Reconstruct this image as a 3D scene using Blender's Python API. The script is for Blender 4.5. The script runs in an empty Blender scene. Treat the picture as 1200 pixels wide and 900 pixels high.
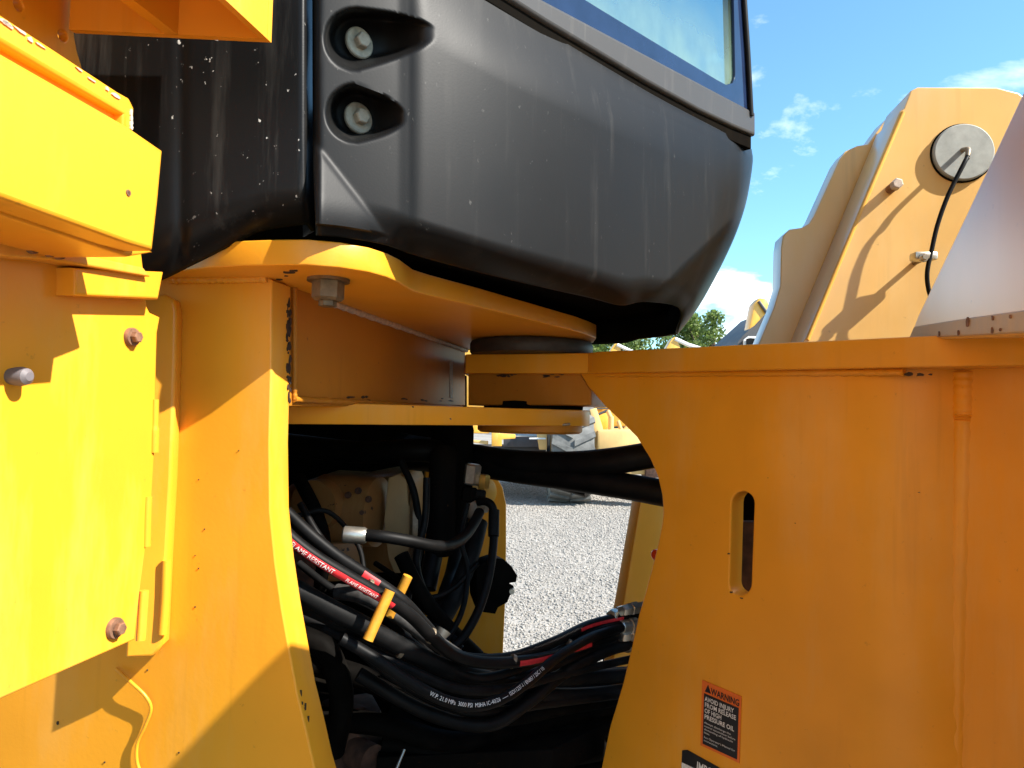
import bpy, bmesh, math, random
import numpy as np
from mathutils import Vector, Matrix

random.seed(7)
rng = np.random.default_rng(7)
S = bpy.context.scene
COL = S.collection

# ------------------------------------------------------------------ camera
CAM_POS = Vector((0.0, 0.0, 1.4))
FPX, CX, CY = 833.3, 600.0, 450.0
PITCH, ROLL = math.radians(2.4), math.radians(1.3)
_F = Vector((0, math.cos(PITCH), math.sin(PITCH)))
_R0 = Vector((1, 0, 0))
_U0 = Vector((0, -math.sin(PITCH), math.cos(PITCH)))
_R = _R0 * math.cos(ROLL) + _U0 * math.sin(ROLL)
_U = -_R0 * math.sin(ROLL) + _U0 * math.cos(ROLL)
cam_data = bpy.data.cameras.new('camera')
cam = bpy.data.objects.new('camera', cam_data)
COL.objects.link(cam)
cam_data.sensor_width = 36.0
cam_data.lens = FPX / 1200.0 * 36.0
cam_data.clip_start = 0.02
cam_data.clip_end = 3000
cam.matrix_world = Matrix(((_R.x, _U.x, -_F.x, CAM_POS.x), (_R.y, _U.y, -_F.y, CAM_POS.y),
                           (_R.z, _U.z, -_F.z, CAM_POS.z), (0, 0, 0, 1)))
S.camera = cam

# ------------------------------------------------------------------ sky, sun, exposure
SUN_AZ, SUN_EL = math.radians(116), math.radians(41)      # clockwise from the view axis (+Y)
world = bpy.data.worlds.new('World'); S.world = world; world.use_nodes = True
wn, wl = world.node_tree.nodes, world.node_tree.links
wn.clear()
wout = wn.new('ShaderNodeOutputWorld'); wbg = wn.new('ShaderNodeBackground')
sky = wn.new('ShaderNodeTexSky'); sky.sky_type = 'NISHITA'; sky.sun_disc = False
sky.sun_elevation = SUN_EL; sky.sun_rotation = SUN_AZ
sky.air_density = 1.0; sky.dust_density = 0.2; sky.ozone_density = 1.5; sky.altitude = 100
tc = wn.new('ShaderNodeTexCoord')
sep = wn.new('ShaderNodeSeparateXYZ'); wl.new(tc.outputs['Generated'], sep.inputs[0])
mz = wn.new('ShaderNodeMath'); mz.operation = 'MAXIMUM'; mz.inputs[1].default_value = 0.0
wl.new(sep.outputs['Z'], mz.inputs[0])
az_ = wn.new('ShaderNodeMath'); az_.operation = 'ADD'; az_.inputs[1].default_value = 0.16
wl.new(mz.outputs[0], az_.inputs[0])
dx = wn.new('ShaderNodeMath'); dx.operation = 'DIVIDE'; wl.new(sep.outputs['X'], dx.inputs[0]); wl.new(az_.outputs[0], dx.inputs[1])
dy = wn.new('ShaderNodeMath'); dy.operation = 'DIVIDE'; wl.new(sep.outputs['Y'], dy.inputs[0]); wl.new(az_.outputs[0], dy.inputs[1])
cmb = wn.new('ShaderNodeCombineXYZ'); wl.new(dx.outputs[0], cmb.inputs[0]); wl.new(dy.outputs[0], cmb.inputs[1])
cmb.inputs[2].default_value = 13.9
cn = wn.new('ShaderNodeTexNoise'); cn.inputs['Scale'].default_value = 1.7; cn.inputs['Detail'].default_value = 9
cn.inputs['Roughness'].default_value = 0.58; cn.inputs['Distortion'].default_value = 0.25
wl.new(cmb.outputs[0], cn.inputs['Vector'])
cr = wn.new('ShaderNodeValToRGB'); cr.color_ramp.elements[0].position = 0.53; cr.color_ramp.elements[1].position = 0.70
hz = wn.new('ShaderNodeMapRange'); hz.inputs['From Min'].default_value = 0.0; hz.inputs['From Max'].default_value = .38
hz.inputs['To Min'].default_value = .065; hz.inputs['To Max'].default_value = 0.0
wl.new(mz.outputs[0], hz.inputs['Value'])
cad = wn.new('ShaderNodeMath'); cad.operation = 'ADD'; wl.new(cn.outputs['Fac'], cad.inputs[0]); wl.new(hz.outputs[0], cad.inputs[1])
wl.new(cad.outputs[0], cr.inputs[0])
cmix = wn.new('ShaderNodeMix'); cmix.data_type = 'RGBA'
cmix.inputs['B'].default_value = (8.6, 8.7, 8.8, 1)
cfm = wn.new('ShaderNodeMath'); cfm.operation = 'MULTIPLY'; cfm.inputs[1].default_value = 0.9
wl.new(cr.outputs[0], cfm.inputs[0]); wl.new(cfm.outputs[0], cmix.inputs['Factor'])
tint = wn.new('ShaderNodeMix'); tint.data_type = 'RGBA'; tint.blend_type = 'MULTIPLY'; tint.inputs['Factor'].default_value = 1.0
tint.inputs['B'].default_value = (.78, 1.12, 1.16, 1)
wl.new(sky.outputs[0], tint.inputs['A']); wl.new(tint.outputs['Result'], cmix.inputs['A'])
wl.new(cmix.outputs['Result'], wbg.inputs['Color'])
wbg.inputs['Strength'].default_value = 0.088
wl.new(wbg.outputs[0], wout.inputs['Surface'])

sun_d = bpy.data.lights.new('sun', 'SUN'); sun_d.energy = 3.9; sun_d.angle = math.radians(0.53)
sun_d.color = (1.0, 0.95, 0.87)
sun = bpy.data.objects.new('sun', sun_d); COL.objects.link(sun)
SUN_DIR = Vector((math.sin(SUN_AZ) * math.cos(SUN_EL), math.cos(SUN_AZ) * math.cos(SUN_EL), math.sin(SUN_EL)))
sun.rotation_euler = SUN_DIR.to_track_quat('Z', 'Y').to_euler()
sun.location = (6, -2, 8)

S.view_settings.view_transform = 'Standard'
S.view_settings.look = 'None'
S.view_settings.gamma = 1.0
S.view_settings.exposure = 1.66
S.view_settings.use_curve_mapping = False
S.render.engine = 'CYCLES'

# ------------------------------------------------------------------ materials
def nt(name):
    m = bpy.data.materials.new(name); m.use_nodes = True
    n, l = m.node_tree.nodes, m.node_tree.links
    b = n['Principled BSDF']
    return m, n, l, b

def ramp(n, l, src, p0, p1, c0=(0, 0, 0, 1), c1=(1, 1, 1, 1)):
    r = n.new('ShaderNodeValToRGB')
    r.color_ramp.elements[0].position = p0; r.color_ramp.elements[1].position = p1
    r.color_ramp.elements[0].color = c0; r.color_ramp.elements[1].color = c1
    l.new(src, r.inputs[0]); return r

def noise(n, l, scale, detail=4, rough=.55, vec=None, stretch=None):
    t = n.new('ShaderNodeTexNoise')
    t.inputs['Scale'].default_value = scale; t.inputs['Detail'].default_value = detail
    t.inputs['Roughness'].default_value = rough
    g = n.new('ShaderNodeNewGeometry')
    if stretch:
        mp = n.new('ShaderNodeMapping'); mp.inputs['Scale'].default_value = stretch
        l.new(g.outputs['Position'], mp.inputs[0]); l.new(mp.outputs[0], t.inputs['Vector'])
    else:
        l.new(g.outputs['Position'], t.inputs['Vector'])
    return t

def mixc(n, l, fac, a, b):
    m = n.new('ShaderNodeMix'); m.data_type = 'RGBA'
    for k, v in (('Factor', fac), ('A', a), ('B', b)):
        if hasattr(v, 'links'): l.new(v, m.inputs[k])
        else: m.inputs[k].default_value = v
    return m.outputs['Result']

def bump(n, l, b, src, strength, dist=.002):
    bp = n.new('ShaderNodeBump'); bp.inputs['Strength'].default_value = strength
    bp.inputs['Distance'].default_value = dist
    l.new(src, bp.inputs['Height']); l.new(bp.outputs[0], b.inputs['Normal'])

def paint(name, base, dust=.25, rough=.36, dirt=.15, coat=.15, chip=0.0, orange=.12, spec=.35):
    """machine enamel: slight colour drift, dust film, dirt streaks, orange peel"""
    m, n, l, b = nt(name)
    n1 = noise(n, l, 3.2, 3)
    dk = tuple(c * .86 for c in base) + (1,); lt = tuple(min(1, c * 1.06) for c in base) + (1,)
    c = mixc(n, l, ramp(n, l, n1.outputs['Fac'], .3, .7).outputs[0], dk, lt)
    n2 = noise(n, l, 9, 7, .68, stretch=(1, 1, .22))
    du = ramp(n, l, n2.outputs['Fac'], .50, .80)
    mu = n.new('ShaderNodeMath'); mu.operation = 'MULTIPLY'; mu.inputs[1].default_value = dust
    l.new(du.outputs[0], mu.inputs[0])
    c = mixc(n, l, mu.outputs[0], c, (.70, .47, .20, 1))
    nG = noise(n, l, 1.9, 6, .62); gm = ramp(n, l, nG.outputs['Fac'], .52, .78)      # hand grease and grime smears
    mG = n.new('ShaderNodeMath'); mG.operation = 'MULTIPLY'; mG.inputs[1].default_value = .16 + dirt * .5; l.new(gm.outputs[0], mG.inputs[0])
    c = mixc(n, l, mG.outputs[0], c, tuple(q * .5 for q in base[:2]) + (base[2] * .6 + .004, 1))
    # rain runs: long thin upright streaks, here darker, there washed pale
    nS = noise(n, l, 38, 4, .6, stretch=(1, 1, .05)); nM = noise(n, l, 2.4, 3)
    rs = ramp(n, l, nS.outputs['Fac'], .56, .72); rm = ramp(n, l, nM.outputs['Fac'], .45, .65)
    mS = n.new('ShaderNodeMath'); mS.operation = 'MULTIPLY'; l.new(rs.outputs[0], mS.inputs[0]); l.new(rm.outputs[0], mS.inputs[1])
    mT = n.new('ShaderNodeMath'); mT.operation = 'MULTIPLY'; mT.inputs[1].default_value = .22 + dirt * .4; l.new(mS.outputs[0], mT.inputs[0])
    c = mixc(n, l, mT.outputs[0], c, tuple(q * .55 for q in base) + (1,))
    n3 = noise(n, l, 60, 5, .7)
    sp = ramp(n, l, n3.outputs['Fac'], .66, .72)
    mu2 = n.new('ShaderNodeMath'); mu2.operation = 'MULTIPLY'; mu2.inputs[1].default_value = dirt
    l.new(sp.outputs[0], mu2.inputs[0])
    c = mixc(n, l, mu2.outputs[0], c, (.16, .07, .02, 1))
    if chip > 0:
        n4 = noise(n, l, 26, 6, .62)
        ch = ramp(n, l, n4.outputs['Fac'], .74 - chip, .745 - chip)
        c = mixc(n, l, ch.outputs[0], c, (.03, .018, .012, 1))
    l.new(c, b.inputs['Base Color'])
    rr = n.new('ShaderNodeMapRange'); rr.inputs['To Min'].default_value = rough - .07; rr.inputs['To Max'].default_value = rough + .14
    l.new(n2.outputs['Fac'], rr.inputs['Value']); l.new(rr.outputs[0], b.inputs['Roughness'])
    b.inputs['Coat Weight'].default_value = coat; b.inputs['Coat Roughness'].default_value = .28
    n5 = noise(n, l, 170, 2); n6 = noise(n, l, 5.5, 2)
    ad = n.new('ShaderNodeMath'); ad.operation = 'MULTIPLY_ADD'; ad.inputs[1].default_value = 3.0
    l.new(n6.outputs['Fac'], ad.inputs[0]); l.new(n5.outputs['Fac'], ad.inputs[2])
    bump(n, l, b, ad.outputs[0], orange, .0012)
    b.inputs['Specular IOR Level'].default_value = spec
    return m

YEL = (.82, .34, .018)
M = {}
M['yellow'] = paint('yellow_paint', YEL)
M['yellow_clean'] = paint('yellow_paint_clean', (.82, .34, .018), dust=.28, dirt=.22, rough=.38, coat=.22, spec=.25)
M['yellow_worn'] = paint('yellow_paint_worn', (.76, .34, .03), dust=.55, dirt=.5, chip=.012)
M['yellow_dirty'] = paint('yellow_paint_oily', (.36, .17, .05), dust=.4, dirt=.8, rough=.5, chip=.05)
M['yellow_far'] = paint('yellow_paint_faded', (.74, .38, .05), dust=.45, dirt=.3, coat=.5)
M['yellow_gloss'] = paint('glossy_faded_paint', (.72, .42, .12), dust=.7, dirt=.3, rough=.28, coat=1.0, spec=.6, orange=.05)
M['yellow_shaded'] = paint('shade_browned_paint', (.46, .17, .012), dust=.12, dirt=.7, rough=.45, coat=.0, chip=.0, spec=.25)  # yellow paint browned so its colour carries the shade under the cab
M['tan_cast'] = paint('grimy_tan_casting', (.52, .34, .15), dust=.6, dirt=.9, rough=.55, coat=0, chip=.03)
M['dusty_strip'] = paint('dust_caked_paint', (.50, .39, .27), dust=.8, dirt=.6, rough=.6, coat=.2, chip=.02)
M['beige_far'] = paint('dusty_yellow_steel', (.66, .42, .16), dust=.6, dirt=.4, rough=.6, coat=0)
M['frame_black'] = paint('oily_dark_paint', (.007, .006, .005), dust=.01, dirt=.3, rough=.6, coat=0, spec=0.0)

def plastic(name, base=.016, streak=.5, speck=.6, rough=.40):
    m, n, l, b = nt(name)
    n1 = noise(n, l, 30, 7, .7, stretch=(1, 1, .07))
    st = ramp(n, l, n1.outputs['Fac'], .54, .76)
    n2 = noise(n, l, 5, 4)
    st2 = ramp(n, l, n2.outputs['Fac'], .35, .75)
    mu = n.new('ShaderNodeMath'); mu.operation = 'MULTIPLY'
    l.new(st.outputs[0], mu.inputs[0]); l.new(st2.outputs[0], mu.inputs[1])
    mu1 = n.new('ShaderNodeMath'); mu1.operation = 'MULTIPLY'; mu1.inputs[1].default_value = streak
    l.new(mu.outputs[0], mu1.inputs[0])
    c = mixc(n, l, mu1.outputs[0], (base, base * .97, base * .95, 1), (.17, .155, .135, 1))
    v = noise(n, l, 125, 3, .62, stretch=(1, 1, .7))
    vr = ramp(n, l, v.outputs['Fac'], .685, .725)
    n3 = noise(n, l, 11, 3); nr = ramp(n, l, n3.outputs['Fac'], .42, .58)
    mu2 = n.new('ShaderNodeMath'); mu2.operation = 'MULTIPLY'; l.new(vr.outputs[0], mu2.inputs[0]); l.new(nr.outputs[0], mu2.inputs[1])
    mu3 = n.new('ShaderNodeMath'); mu3.operation = 'MULTIPLY'; mu3.inputs[1].default_value = speck; l.new(mu2.outputs[0], mu3.inputs[0])
    c = mixc(n, l, mu3.outputs[0], c, (.42, .40, .36, 1))
    l.new(c, b.inputs['Base Color'])
    rr = n.new('ShaderNodeMapRange'); rr.inputs['To Min'].default_value = rough - .05; rr.inputs['To Max'].default_value = rough + .12
    l.new(n2.outputs['Fac'], rr.inputs['Value']); l.new(rr.outputs[0], b.inputs['Roughness'])
    b.inputs['Specular IOR Level'].default_value = .14
    n5 = noise(n, l, 420, 2); bump(n, l, b, n5.outputs['Fac'], .10, .0006)
    return m
M['plastic'] = plastic('black_skirt_plastic', base=.007, streak=.20, speck=.10, rough=.40)
M['plastic_speck'] = plastic('speckled_black_plastic', base=.006, streak=.30, speck=1.0, rough=.31)
M['trim'] = plastic('weathered_trim_plastic', base=.06, streak=.9, speck=.1, rough=.36)

def simple(name, col, rough=.5, metal=0.0, var=.25, scale=40, bmp=.15, spec=.5):
    m, n, l, b = nt(name)
    t = noise(n, l, scale, 5, .6)
    a = tuple(max(0, c * (1 - var)) for c in col) + (1,); z = tuple(min(1, c * (1 + var)) for c in col) + (1,)
    l.new(mixc(n, l, ramp(n, l, t.outputs['Fac'], .3, .7).outputs[0], a, z), b.inputs['Base Color'])
    b.inputs['Roughness'].default_value = rough; b.inputs['Metallic'].default_value = metal
    b.inputs['Specular IOR Level'].default_value = spec
    if bmp: bump(n, l, b, t.outputs['Fac'], bmp, .001)
    return m
M['rubber'] = simple('hose_rubber', (.0042, .004, .004), .5, var=.6, scale=25, spec=.13)
M['rubber_dark'] = simple('oily_black_rubber', (.004, .0035, .003), .6, var=.5, scale=25, spec=.02)
M['rubber_matt'] = simple('ribbed_matt_rubber', (.0055, .0055, .0055), .6, var=.6, scale=30, spec=.12)
M['rubber_grey'] = simple('dusty_hose_sleeve', (.035, .033, .031), .65, var=.6, scale=70, bmp=.4)
M['seal'] = simple('greasy_rubber_seal', (.03, .026, .022), .55, var=.5, scale=30)
M['steel'] = simple('zinc_plated_steel', (.52, .50, .44), .34, metal=.9, var=.2, scale=50)
M['steel_dull'] = simple('dull_steel', (.24, .19, .13), .5, metal=.6, var=.35, scale=60)
M['brass'] = simple('yellow_zinc_fitting', (.55, .34, .08), .35, metal=.85, var=.2)
M['bolt_grey'] = simple('galvanised_bolt', (.30, .27, .21), .6, metal=.1, var=.3, scale=80)
M['bolt_brown'] = simple('brown_weathered_nut', (.15, .10, .05), .5, metal=.4, var=.4, scale=70)
M['rust'] = simple('rusty_bolt', (.20, .10, .055), .75, metal=.2, var=.5, scale=90, bmp=.5)
M['rust_dark'] = simple('rusty_cast_iron', (.075, .034, .02), .8, var=.6, scale=30, bmp=.6)
M['chip'] = simple('bare_primer_chip', (.025, .013, .009), .7, var=.5, scale=100, bmp=0)
M['scrape'] = simple('pale_scrape', (.50, .40, .32), .6, var=.3, scale=120, bmp=0)
M['knob'] = simple('grey_rubber_knob', (.13, .115, .12), .6, var=.2)
M['pinplate'] = simple('pin_cap_steel', (.27, .28, .255), .6, metal=.1, var=.18, scale=35)
M['rod_yellow'] = simple('yellow_rod', (.55, .25, .02), .5, var=.25)
M['white_print'] = simple('white_print', (.75, .74, .70), .6, var=.15, scale=200, bmp=0)
M['red_print'] = simple('red_print_band', (.55, .02, .025), .5, var=.2, scale=120, bmp=0)
M['decal_orange'] = simple('decal_orange', (.80, .16, .015), .45, var=.08, bmp=0)
M['decal_black'] = simple('decal_black', (.012, .010, .010), .4, var=.1, bmp=0)
M['decal_red'] = simple('red_reflector', (.55, .05, .01), .3, var=.1, bmp=0)
M['blue'] = simple('blue_sleeve', (.03, .05, .16), .4, var=.2)
M['border'] = simple('window_frit', (.012, .022, .055), .06, var=.2, scale=15, bmp=0)
M['tyre'] = simple('dusty_tyre', (.13, .128, .12), .75, var=.35, scale=8)
M['white_paint'] = simple('white_steel', (.7, .7, .68), .5, var=.1)
M['dark_far'] = simple('dark_machine_steel', (.05, .05, .055), .55, var=.3, scale=5)
M['bark'] = simple('bark', (.10, .07, .045), .9, var=.4, scale=6)

def make_pane():
    m, n, l, b = nt('dusty_tinted_glass')
    out = n['Material Output']
    n.remove(b)
    tr = n.new('ShaderNodeBsdfTransparent'); tr.inputs[0].default_value = (.26, .60, .70, 1)
    gl = n.new('ShaderNodeBsdfGlossy'); gl.inputs['Roughness'].default_value = .03
    fr = n.new('ShaderNodeFresnel'); fr.inputs[0].default_value = 1.5
    m1 = n.new('ShaderNodeMixShader'); l.new(fr.outputs[0], m1.inputs[0]); l.new(tr.outputs[0], m1.inputs[1]); l.new(gl.outputs[0], m1.inputs[2])
    df = n.new('ShaderNodeBsdfDiffuse'); df.inputs[0].default_value = (.42, .56, .40, 1)
    tl = n.new('ShaderNodeBsdfTranslucent'); tl.inputs[0].default_value = (.36, .62, .50, 1)
    ad = n.new('ShaderNodeMixShader'); ad.inputs[0].default_value = .5
    l.new(df.outputs[0], ad.inputs[1]); l.new(tl.outputs[0], ad.inputs[2])
    tcn = n.new('ShaderNodeTexCoord'); sx = n.new('ShaderNodeSeparateXYZ'); l.new(tcn.outputs['Object'], sx.inputs[0])
    # dust settles along the lower border of the pane (object Y runs up from that border)
    mr = n.new('ShaderNodeMapRange'); mr.inputs['From Min'].default_value = 0.0; mr.inputs['From Max'].default_value = .19
    mr.inputs['To Min'].default_value = .58; mr.inputs['To Max'].default_value = .06
    l.new(sx.outputs['Y'], mr.inputs['Value'])
    nz = n.new('ShaderNodeTexNoise'); nz.inputs['Scale'].default_value = 14; nz.inputs['Detail'].default_value = 7
    mp = n.new('ShaderNodeMapping'); mp.inputs['Scale'].default_value = (1.1, .8, 1); l.new(tcn.outputs['Object'], mp.inputs[0]); l.new(mp.outputs[0], nz.inputs['Vector'])
    ml = n.new('ShaderNodeMath'); ml.operation = 'MULTIPLY'
    nr = ramp(n, l, nz.outputs['Fac'], .25, .75, (.45, .45, .45, 1), (1, 1, 1, 1))
    l.new(mr.outputs[0], ml.inputs[0]); l.new(nr.outputs[0], ml.inputs[1])
    m2 = n.new('ShaderNodeMixShader'); l.new(ml.outputs[0], m2.inputs[0]); l.new(m1.outputs[0], m2.inputs[1]); l.new(ad.outputs[0], m2.inputs[2])
    l.new(m2.outputs[0], out.inputs['Surface'])
    return m
M['pane'] = make_pane()

def make_ground():
    m, n, l, b = nt('gravel_ground')
    v = n.new('ShaderNodeTexVoronoi'); v.inputs['Scale'].default_value = 42; v.inputs['Randomness'].default_value = 1
    g = n.new('ShaderNodeNewGeometry'); l.new(g.outputs['Position'], v.inputs['Vector'])
    a = noise(n, l, .8, 5); c1 = mixc(n, l, ramp(n, l, a.outputs['Fac'], .35, .65).outputs[0], (.20, .18, .155, 1), (.34, .31, .27, 1))
    f = noise(n, l, 70, 3, .7)
    c2 = mixc(n, l, ramp(n, l, f.outputs['Fac'], .35, .5).outputs[0], (.16, .145, .125, 1), c1)
    hs = n.new('ShaderNodeSeparateColor'); l.new(v.outputs['Color'], hs.inputs[0])
    c3 = mixc(n, l, ramp(n, l, hs.outputs[0], .1, .9).outputs[0], c2, (.32, .295, .265, 1))
    c4 = mixc(n, l, .55, c3, c2)
    l.new(c4, b.inputs['Base Color']); b.inputs['Roughness'].default_value = .9
    bump(n, l, b, v.outputs['Distance'], .6, .012)
    return m
M['ground'] = make_ground()

def make_stone():
    m, n, l, b = nt('gravel_stone')
    g = n.new('ShaderNodeNewGeometry')
    r = n.new('ShaderNodeValToRGB'); l.new(g.outputs['Random Per Island'], r.inputs[0])
    e = r.color_ramp.elements; e[0].color = (.085, .08, .072, 1); e[1].color = (.40, .37, .335, 1)
    x = r.color_ramp.elements.new(.3); x.color = (.22, .20, .175, 1)
    x = r.color_ramp.elements.new(.7); x.color = (.31, .285, .25, 1)
    t = noise(n, l, 120, 3); c = mixc(n, l, t.outputs['Fac'], r.outputs[0], (.28, .262, .236, 1))
    l.new(c, b.inputs['Base Color']); b.inputs['Roughness'].default_value = .85
    return m
M['stone'] = make_stone()

def make_leaf():
    m, n, l, b = nt('leaf_green')
    g = n.new('ShaderNodeNewGeometry')
    r = n.new('ShaderNodeValToRGB'); l.new(g.outputs['Random Per Island'], r.inputs[0])
    e = r.color_ramp.elements; e[0].color = (.06, .105, .02, 1); e[1].color = (.20, .27, .06, 1)
    l.new(r.outputs[0], b.inputs['Base Color']); b.inputs['Roughness'].default_value = .5
    tl = n.new('ShaderNodeBsdfTranslucent'); l.new(r.outputs[0], tl.inputs[0])
    mx = n.new('ShaderNodeMixShader'); mx.inputs[0].default_value = .35
    o = n['Material Output']; l.new(b.outputs[0], mx.inputs[1]); l.new(tl.outputs[0], mx.inputs[2]); l.new(mx.outputs[0], o.inputs[0])
    return m
M['leaf'] = make_leaf()

# ------------------------------------------------------------------ geometry helpers
def ray(px, py):
    v = _F + _R * ((px - CX) / FPX) + _U * ((CY - py) / FPX)
    return v / v.y

def P(px, py, d):
    """point of the place that lies d metres ahead of the viewpoint in this direction"""
    return CAM_POS + ray(px, py) * d

def Zh(px, py, z):
    r = ray(px, py); return CAM_POS + r * ((z - CAM_POS.z) / r.z)

def link(name, me, mat, parent=None, smooth=True, angle=35):
    o = bpy.data.objects.new(name, me); COL.objects.link(o)
    if mat is not None:
        me.materials.clear(); me.materials.append(M[mat] if isinstance(mat, str) else mat)
    if smooth:
        me.shade_smooth(); me.set_sharp_from_angle(angle=math.radians(angle))
    setp(o, parent)
    return o

def setp(o, parent):
    if parent is None: return
    o.parent = parent
    if parent.type == 'EMPTY': o.matrix_parent_inverse = Matrix.Translation(-parent.location)

def empty(name, loc=(0, 0, 0)):
    o = bpy.data.objects.new(name, None); COL.objects.link(o); o.location = loc
    o.empty_display_size = .1
    return o

def tag(o, label=None, cat=None, group=None, kind=None):
    for k, v in (('label', label), ('category', cat), ('group', group), ('kind', kind)):
        if v: o[k] = v
    return o

class VP:
    """upright plane through two directions at given distances (px, d), (px, d)"""
    def __init__(s, pa, da, pb, db, off=0.0):
        a = P(pa, 485, da); b = P(pb, 485, db)
        a.z = b.z = CAM_POS.z
        s.u = (b - a).normalized(); s.v = Vector((0, 0, 1)); s.n = s.u.cross(s.v).normalized()
        if s.n.dot(CAM_POS - a) < 0: s.n = -s.n
        s.o = a + s.n * off
    def hit(s, px, py):
        r = ray(px, py); t = (s.o - CAM_POS).dot(s.n) / r.dot(s.n); return CAM_POS + r * t
    def to2(s, px, py):
        q = s.hit(px, py) - s.o; return (q.dot(s.u), q.dot(s.v))
    def mat(s, off=0):
        w = s.u.cross(s.v); o = s.o + s.n * off
        return Matrix(((s.u.x, s.v.x, w.x, o.x), (s.u.y, s.v.y, w.y, o.y), (s.u.z, s.v.z, w.z, o.z), (0, 0, 0, 1)))
    def sgn(s):
        return 1 if s.u.cross(s.v).dot(s.n) > 0 else -1

def plate2(name, pts, thick, mtx, mat, parent, holes=(), bevel=.002, res=2, zoff=0.0, local=False):
    """flat plate from a 2-D outline with holes, thick, with rolled edges; zoff = centre offset along local Z"""
    c = bpy.data.curves.new(name, 'CURVE'); c.dimensions = '2D'; c.fill_mode = 'BOTH'
    for loop in [pts] + list(holes):
        sp = c.splines.new('POLY'); sp.points.add(len(loop) - 1)
        for i, p in enumerate(loop): sp.points[i].co = (p[0], p[1], 0, 1)
        sp.use_cyclic_u = True
    bevel = min(bevel, thick * .45)
    c.extrude = thick / 2 - bevel; c.bevel_depth = bevel; c.bevel_resolution = res
    t = bpy.data.objects.new('tmp', c); COL.objects.link(t)
    me = bpy.data.meshes.new_from_object(t)
    bpy.data.objects.remove(t); bpy.data.curves.remove(c)
    me.name = name
    T = Matrix.Translation((0, 0, zoff))
    if local:
        me.transform(T); o = link(name, me, mat, parent); o.matrix_world = mtx; return o
    me.transform(mtx @ T)
    if mtx.determinant() < 0: me.flip_normals()
    return link(name, me, mat, parent)

def plate(name, pl, outline, thick, mat, parent, holes=(), bevel=.002, off=0.0, local=False):
    """outline in picture directions on the upright plane pl; plate goes back from it by thick"""
    pts = [pl.to2(*p) for p in outline]; hs = [[pl.to2(*p) for p in h] for h in holes]
    return plate2(name, pts, thick, pl.mat(off), mat, parent, hs, bevel, zoff=-pl.sgn() * thick / 2, local=local)

def flat(name, pts_xy, z_top, thick, mat, parent, holes=(), bevel=.003):
    return plate2(name, [(p[0], p[1]) for p in pts_xy], thick, Matrix.Translation((0, 0, z_top - thick / 2)), mat, parent, holes, bevel)

def spline(pts, n=10):
    pts = [Vector(p) for p in pts]; out = []
    for i in range(len(pts) - 1):
        p0 = pts[i - 1] if i else pts[0] * 2 - pts[1]; p1, p2 = pts[i], pts[i + 1]
        p3 = pts[i + 2] if i + 2 < len(pts) else p2 * 2 - p1
        for k in range(n):
            t = k / n
            out.append(.5 * (2 * p1 + (p2 - p0) * t + (2 * p0 - 5 * p1 + 4 * p2 - p3) * t * t + (3 * p1 - p0 - 3 * p2 + p3) * t ** 3))
    out.append(pts[-1]); return out

def tube_mesh(path, r, seg=12):
    V, Fc = [], []
    n = len(path)
    rr = r if hasattr(r, '__len__') else [r] * n
    t0 = (path[1] - path[0]).normalized()
    nrm = t0.orthogonal().normalized()
    for i in range(n):
        t = (path[min(i + 1, n - 1)] - path[max(i - 1, 0)]).normalized()
        nrm = (nrm - t * nrm.dot(t)).normalized(); b = t.cross(nrm)
        for k in range(seg):
            a = 2 * math.pi * k / seg
            V.append(path[i] + (nrm * math.cos(a) + b * math.sin(a)) * rr[i])
    for i in range(n - 1):
        for k in range(seg):
            k2 = (k + 1) % seg
            Fc.append((i * seg + k, i * seg + k2, (i + 1) * seg + k2, (i + 1) * seg + k))
    Fc.append(tuple(range(seg))[::-1]); Fc.append(tuple((n - 1) * seg + k for k in range(seg)))
    me = bpy.data.meshes.new('tube'); me.from_pydata(V, [], Fc); me.update()
    return me

def tube(name, pts, r, mat, parent, n=10, seg=12, straight=False):
    path = [Vector(p) for p in pts] if straight else spline(pts, n)
    return link(name, tube_mesh(path, r, seg), mat, parent, angle=60)

def lathe(name, prof, base, axis, mat, parent, seg=32, caps=True, angle=35):
    """prof = [(radius, height)] round an axis that starts at base"""
    base = Vector(base); ax = Vector(axis).normalized(); e1 = ax.orthogonal().normalized(); e2 = ax.cross(e1)
    V, Fc = [], []
    for r, h in prof:
        for k in range(seg):
            a = 2 * math.pi * k / seg
            V.append(base + ax * h + (e1 * math.cos(a) + e2 * math.sin(a)) * r)
    for i in range(len(prof) - 1):
        for k in range(seg):
            k2 = (k + 1) % seg
            Fc.append((i * seg + k, i * seg + k2, (i + 1) * seg + k2, (i + 1) * seg + k))
    if caps:
        Fc.append(tuple(range(seg))[::-1]); Fc.append(tuple((len(prof) - 1) * seg + k for k in range(seg)))
    me = bpy.data.meshes.new(name); me.from_pydata(V, [], Fc); me.update()
    return link(name, me, mat, parent, angle=angle)

def prism(name, pts, vec, mat, parent, bevel=0.0):
    """prism from a 3-D polygon swept along vec"""
    bm = bmesh.new(); vec = Vector(vec)
    a = [bm.verts.new(p) for p in pts]; b = [bm.verts.new(Vector(p) + vec) for p in pts]
    bm.faces.new(a); bm.faces.new(b[::-1])
    for i in range(len(a)):
        j = (i + 1) % len(a); bm.faces.new((a[i], b[i], b[j], a[j]))
    bmesh.ops.recalc_face_normals(bm, faces=bm.faces)
    if bevel: bmesh.ops.bevel(bm, geom=list(bm.edges), offset=bevel, segments=2, affect='EDGES', profile=.5)
    me = bpy.data.meshes.new(name); bm.to_mesh(me); bm.free()
    return link(name, me, mat, parent)

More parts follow.
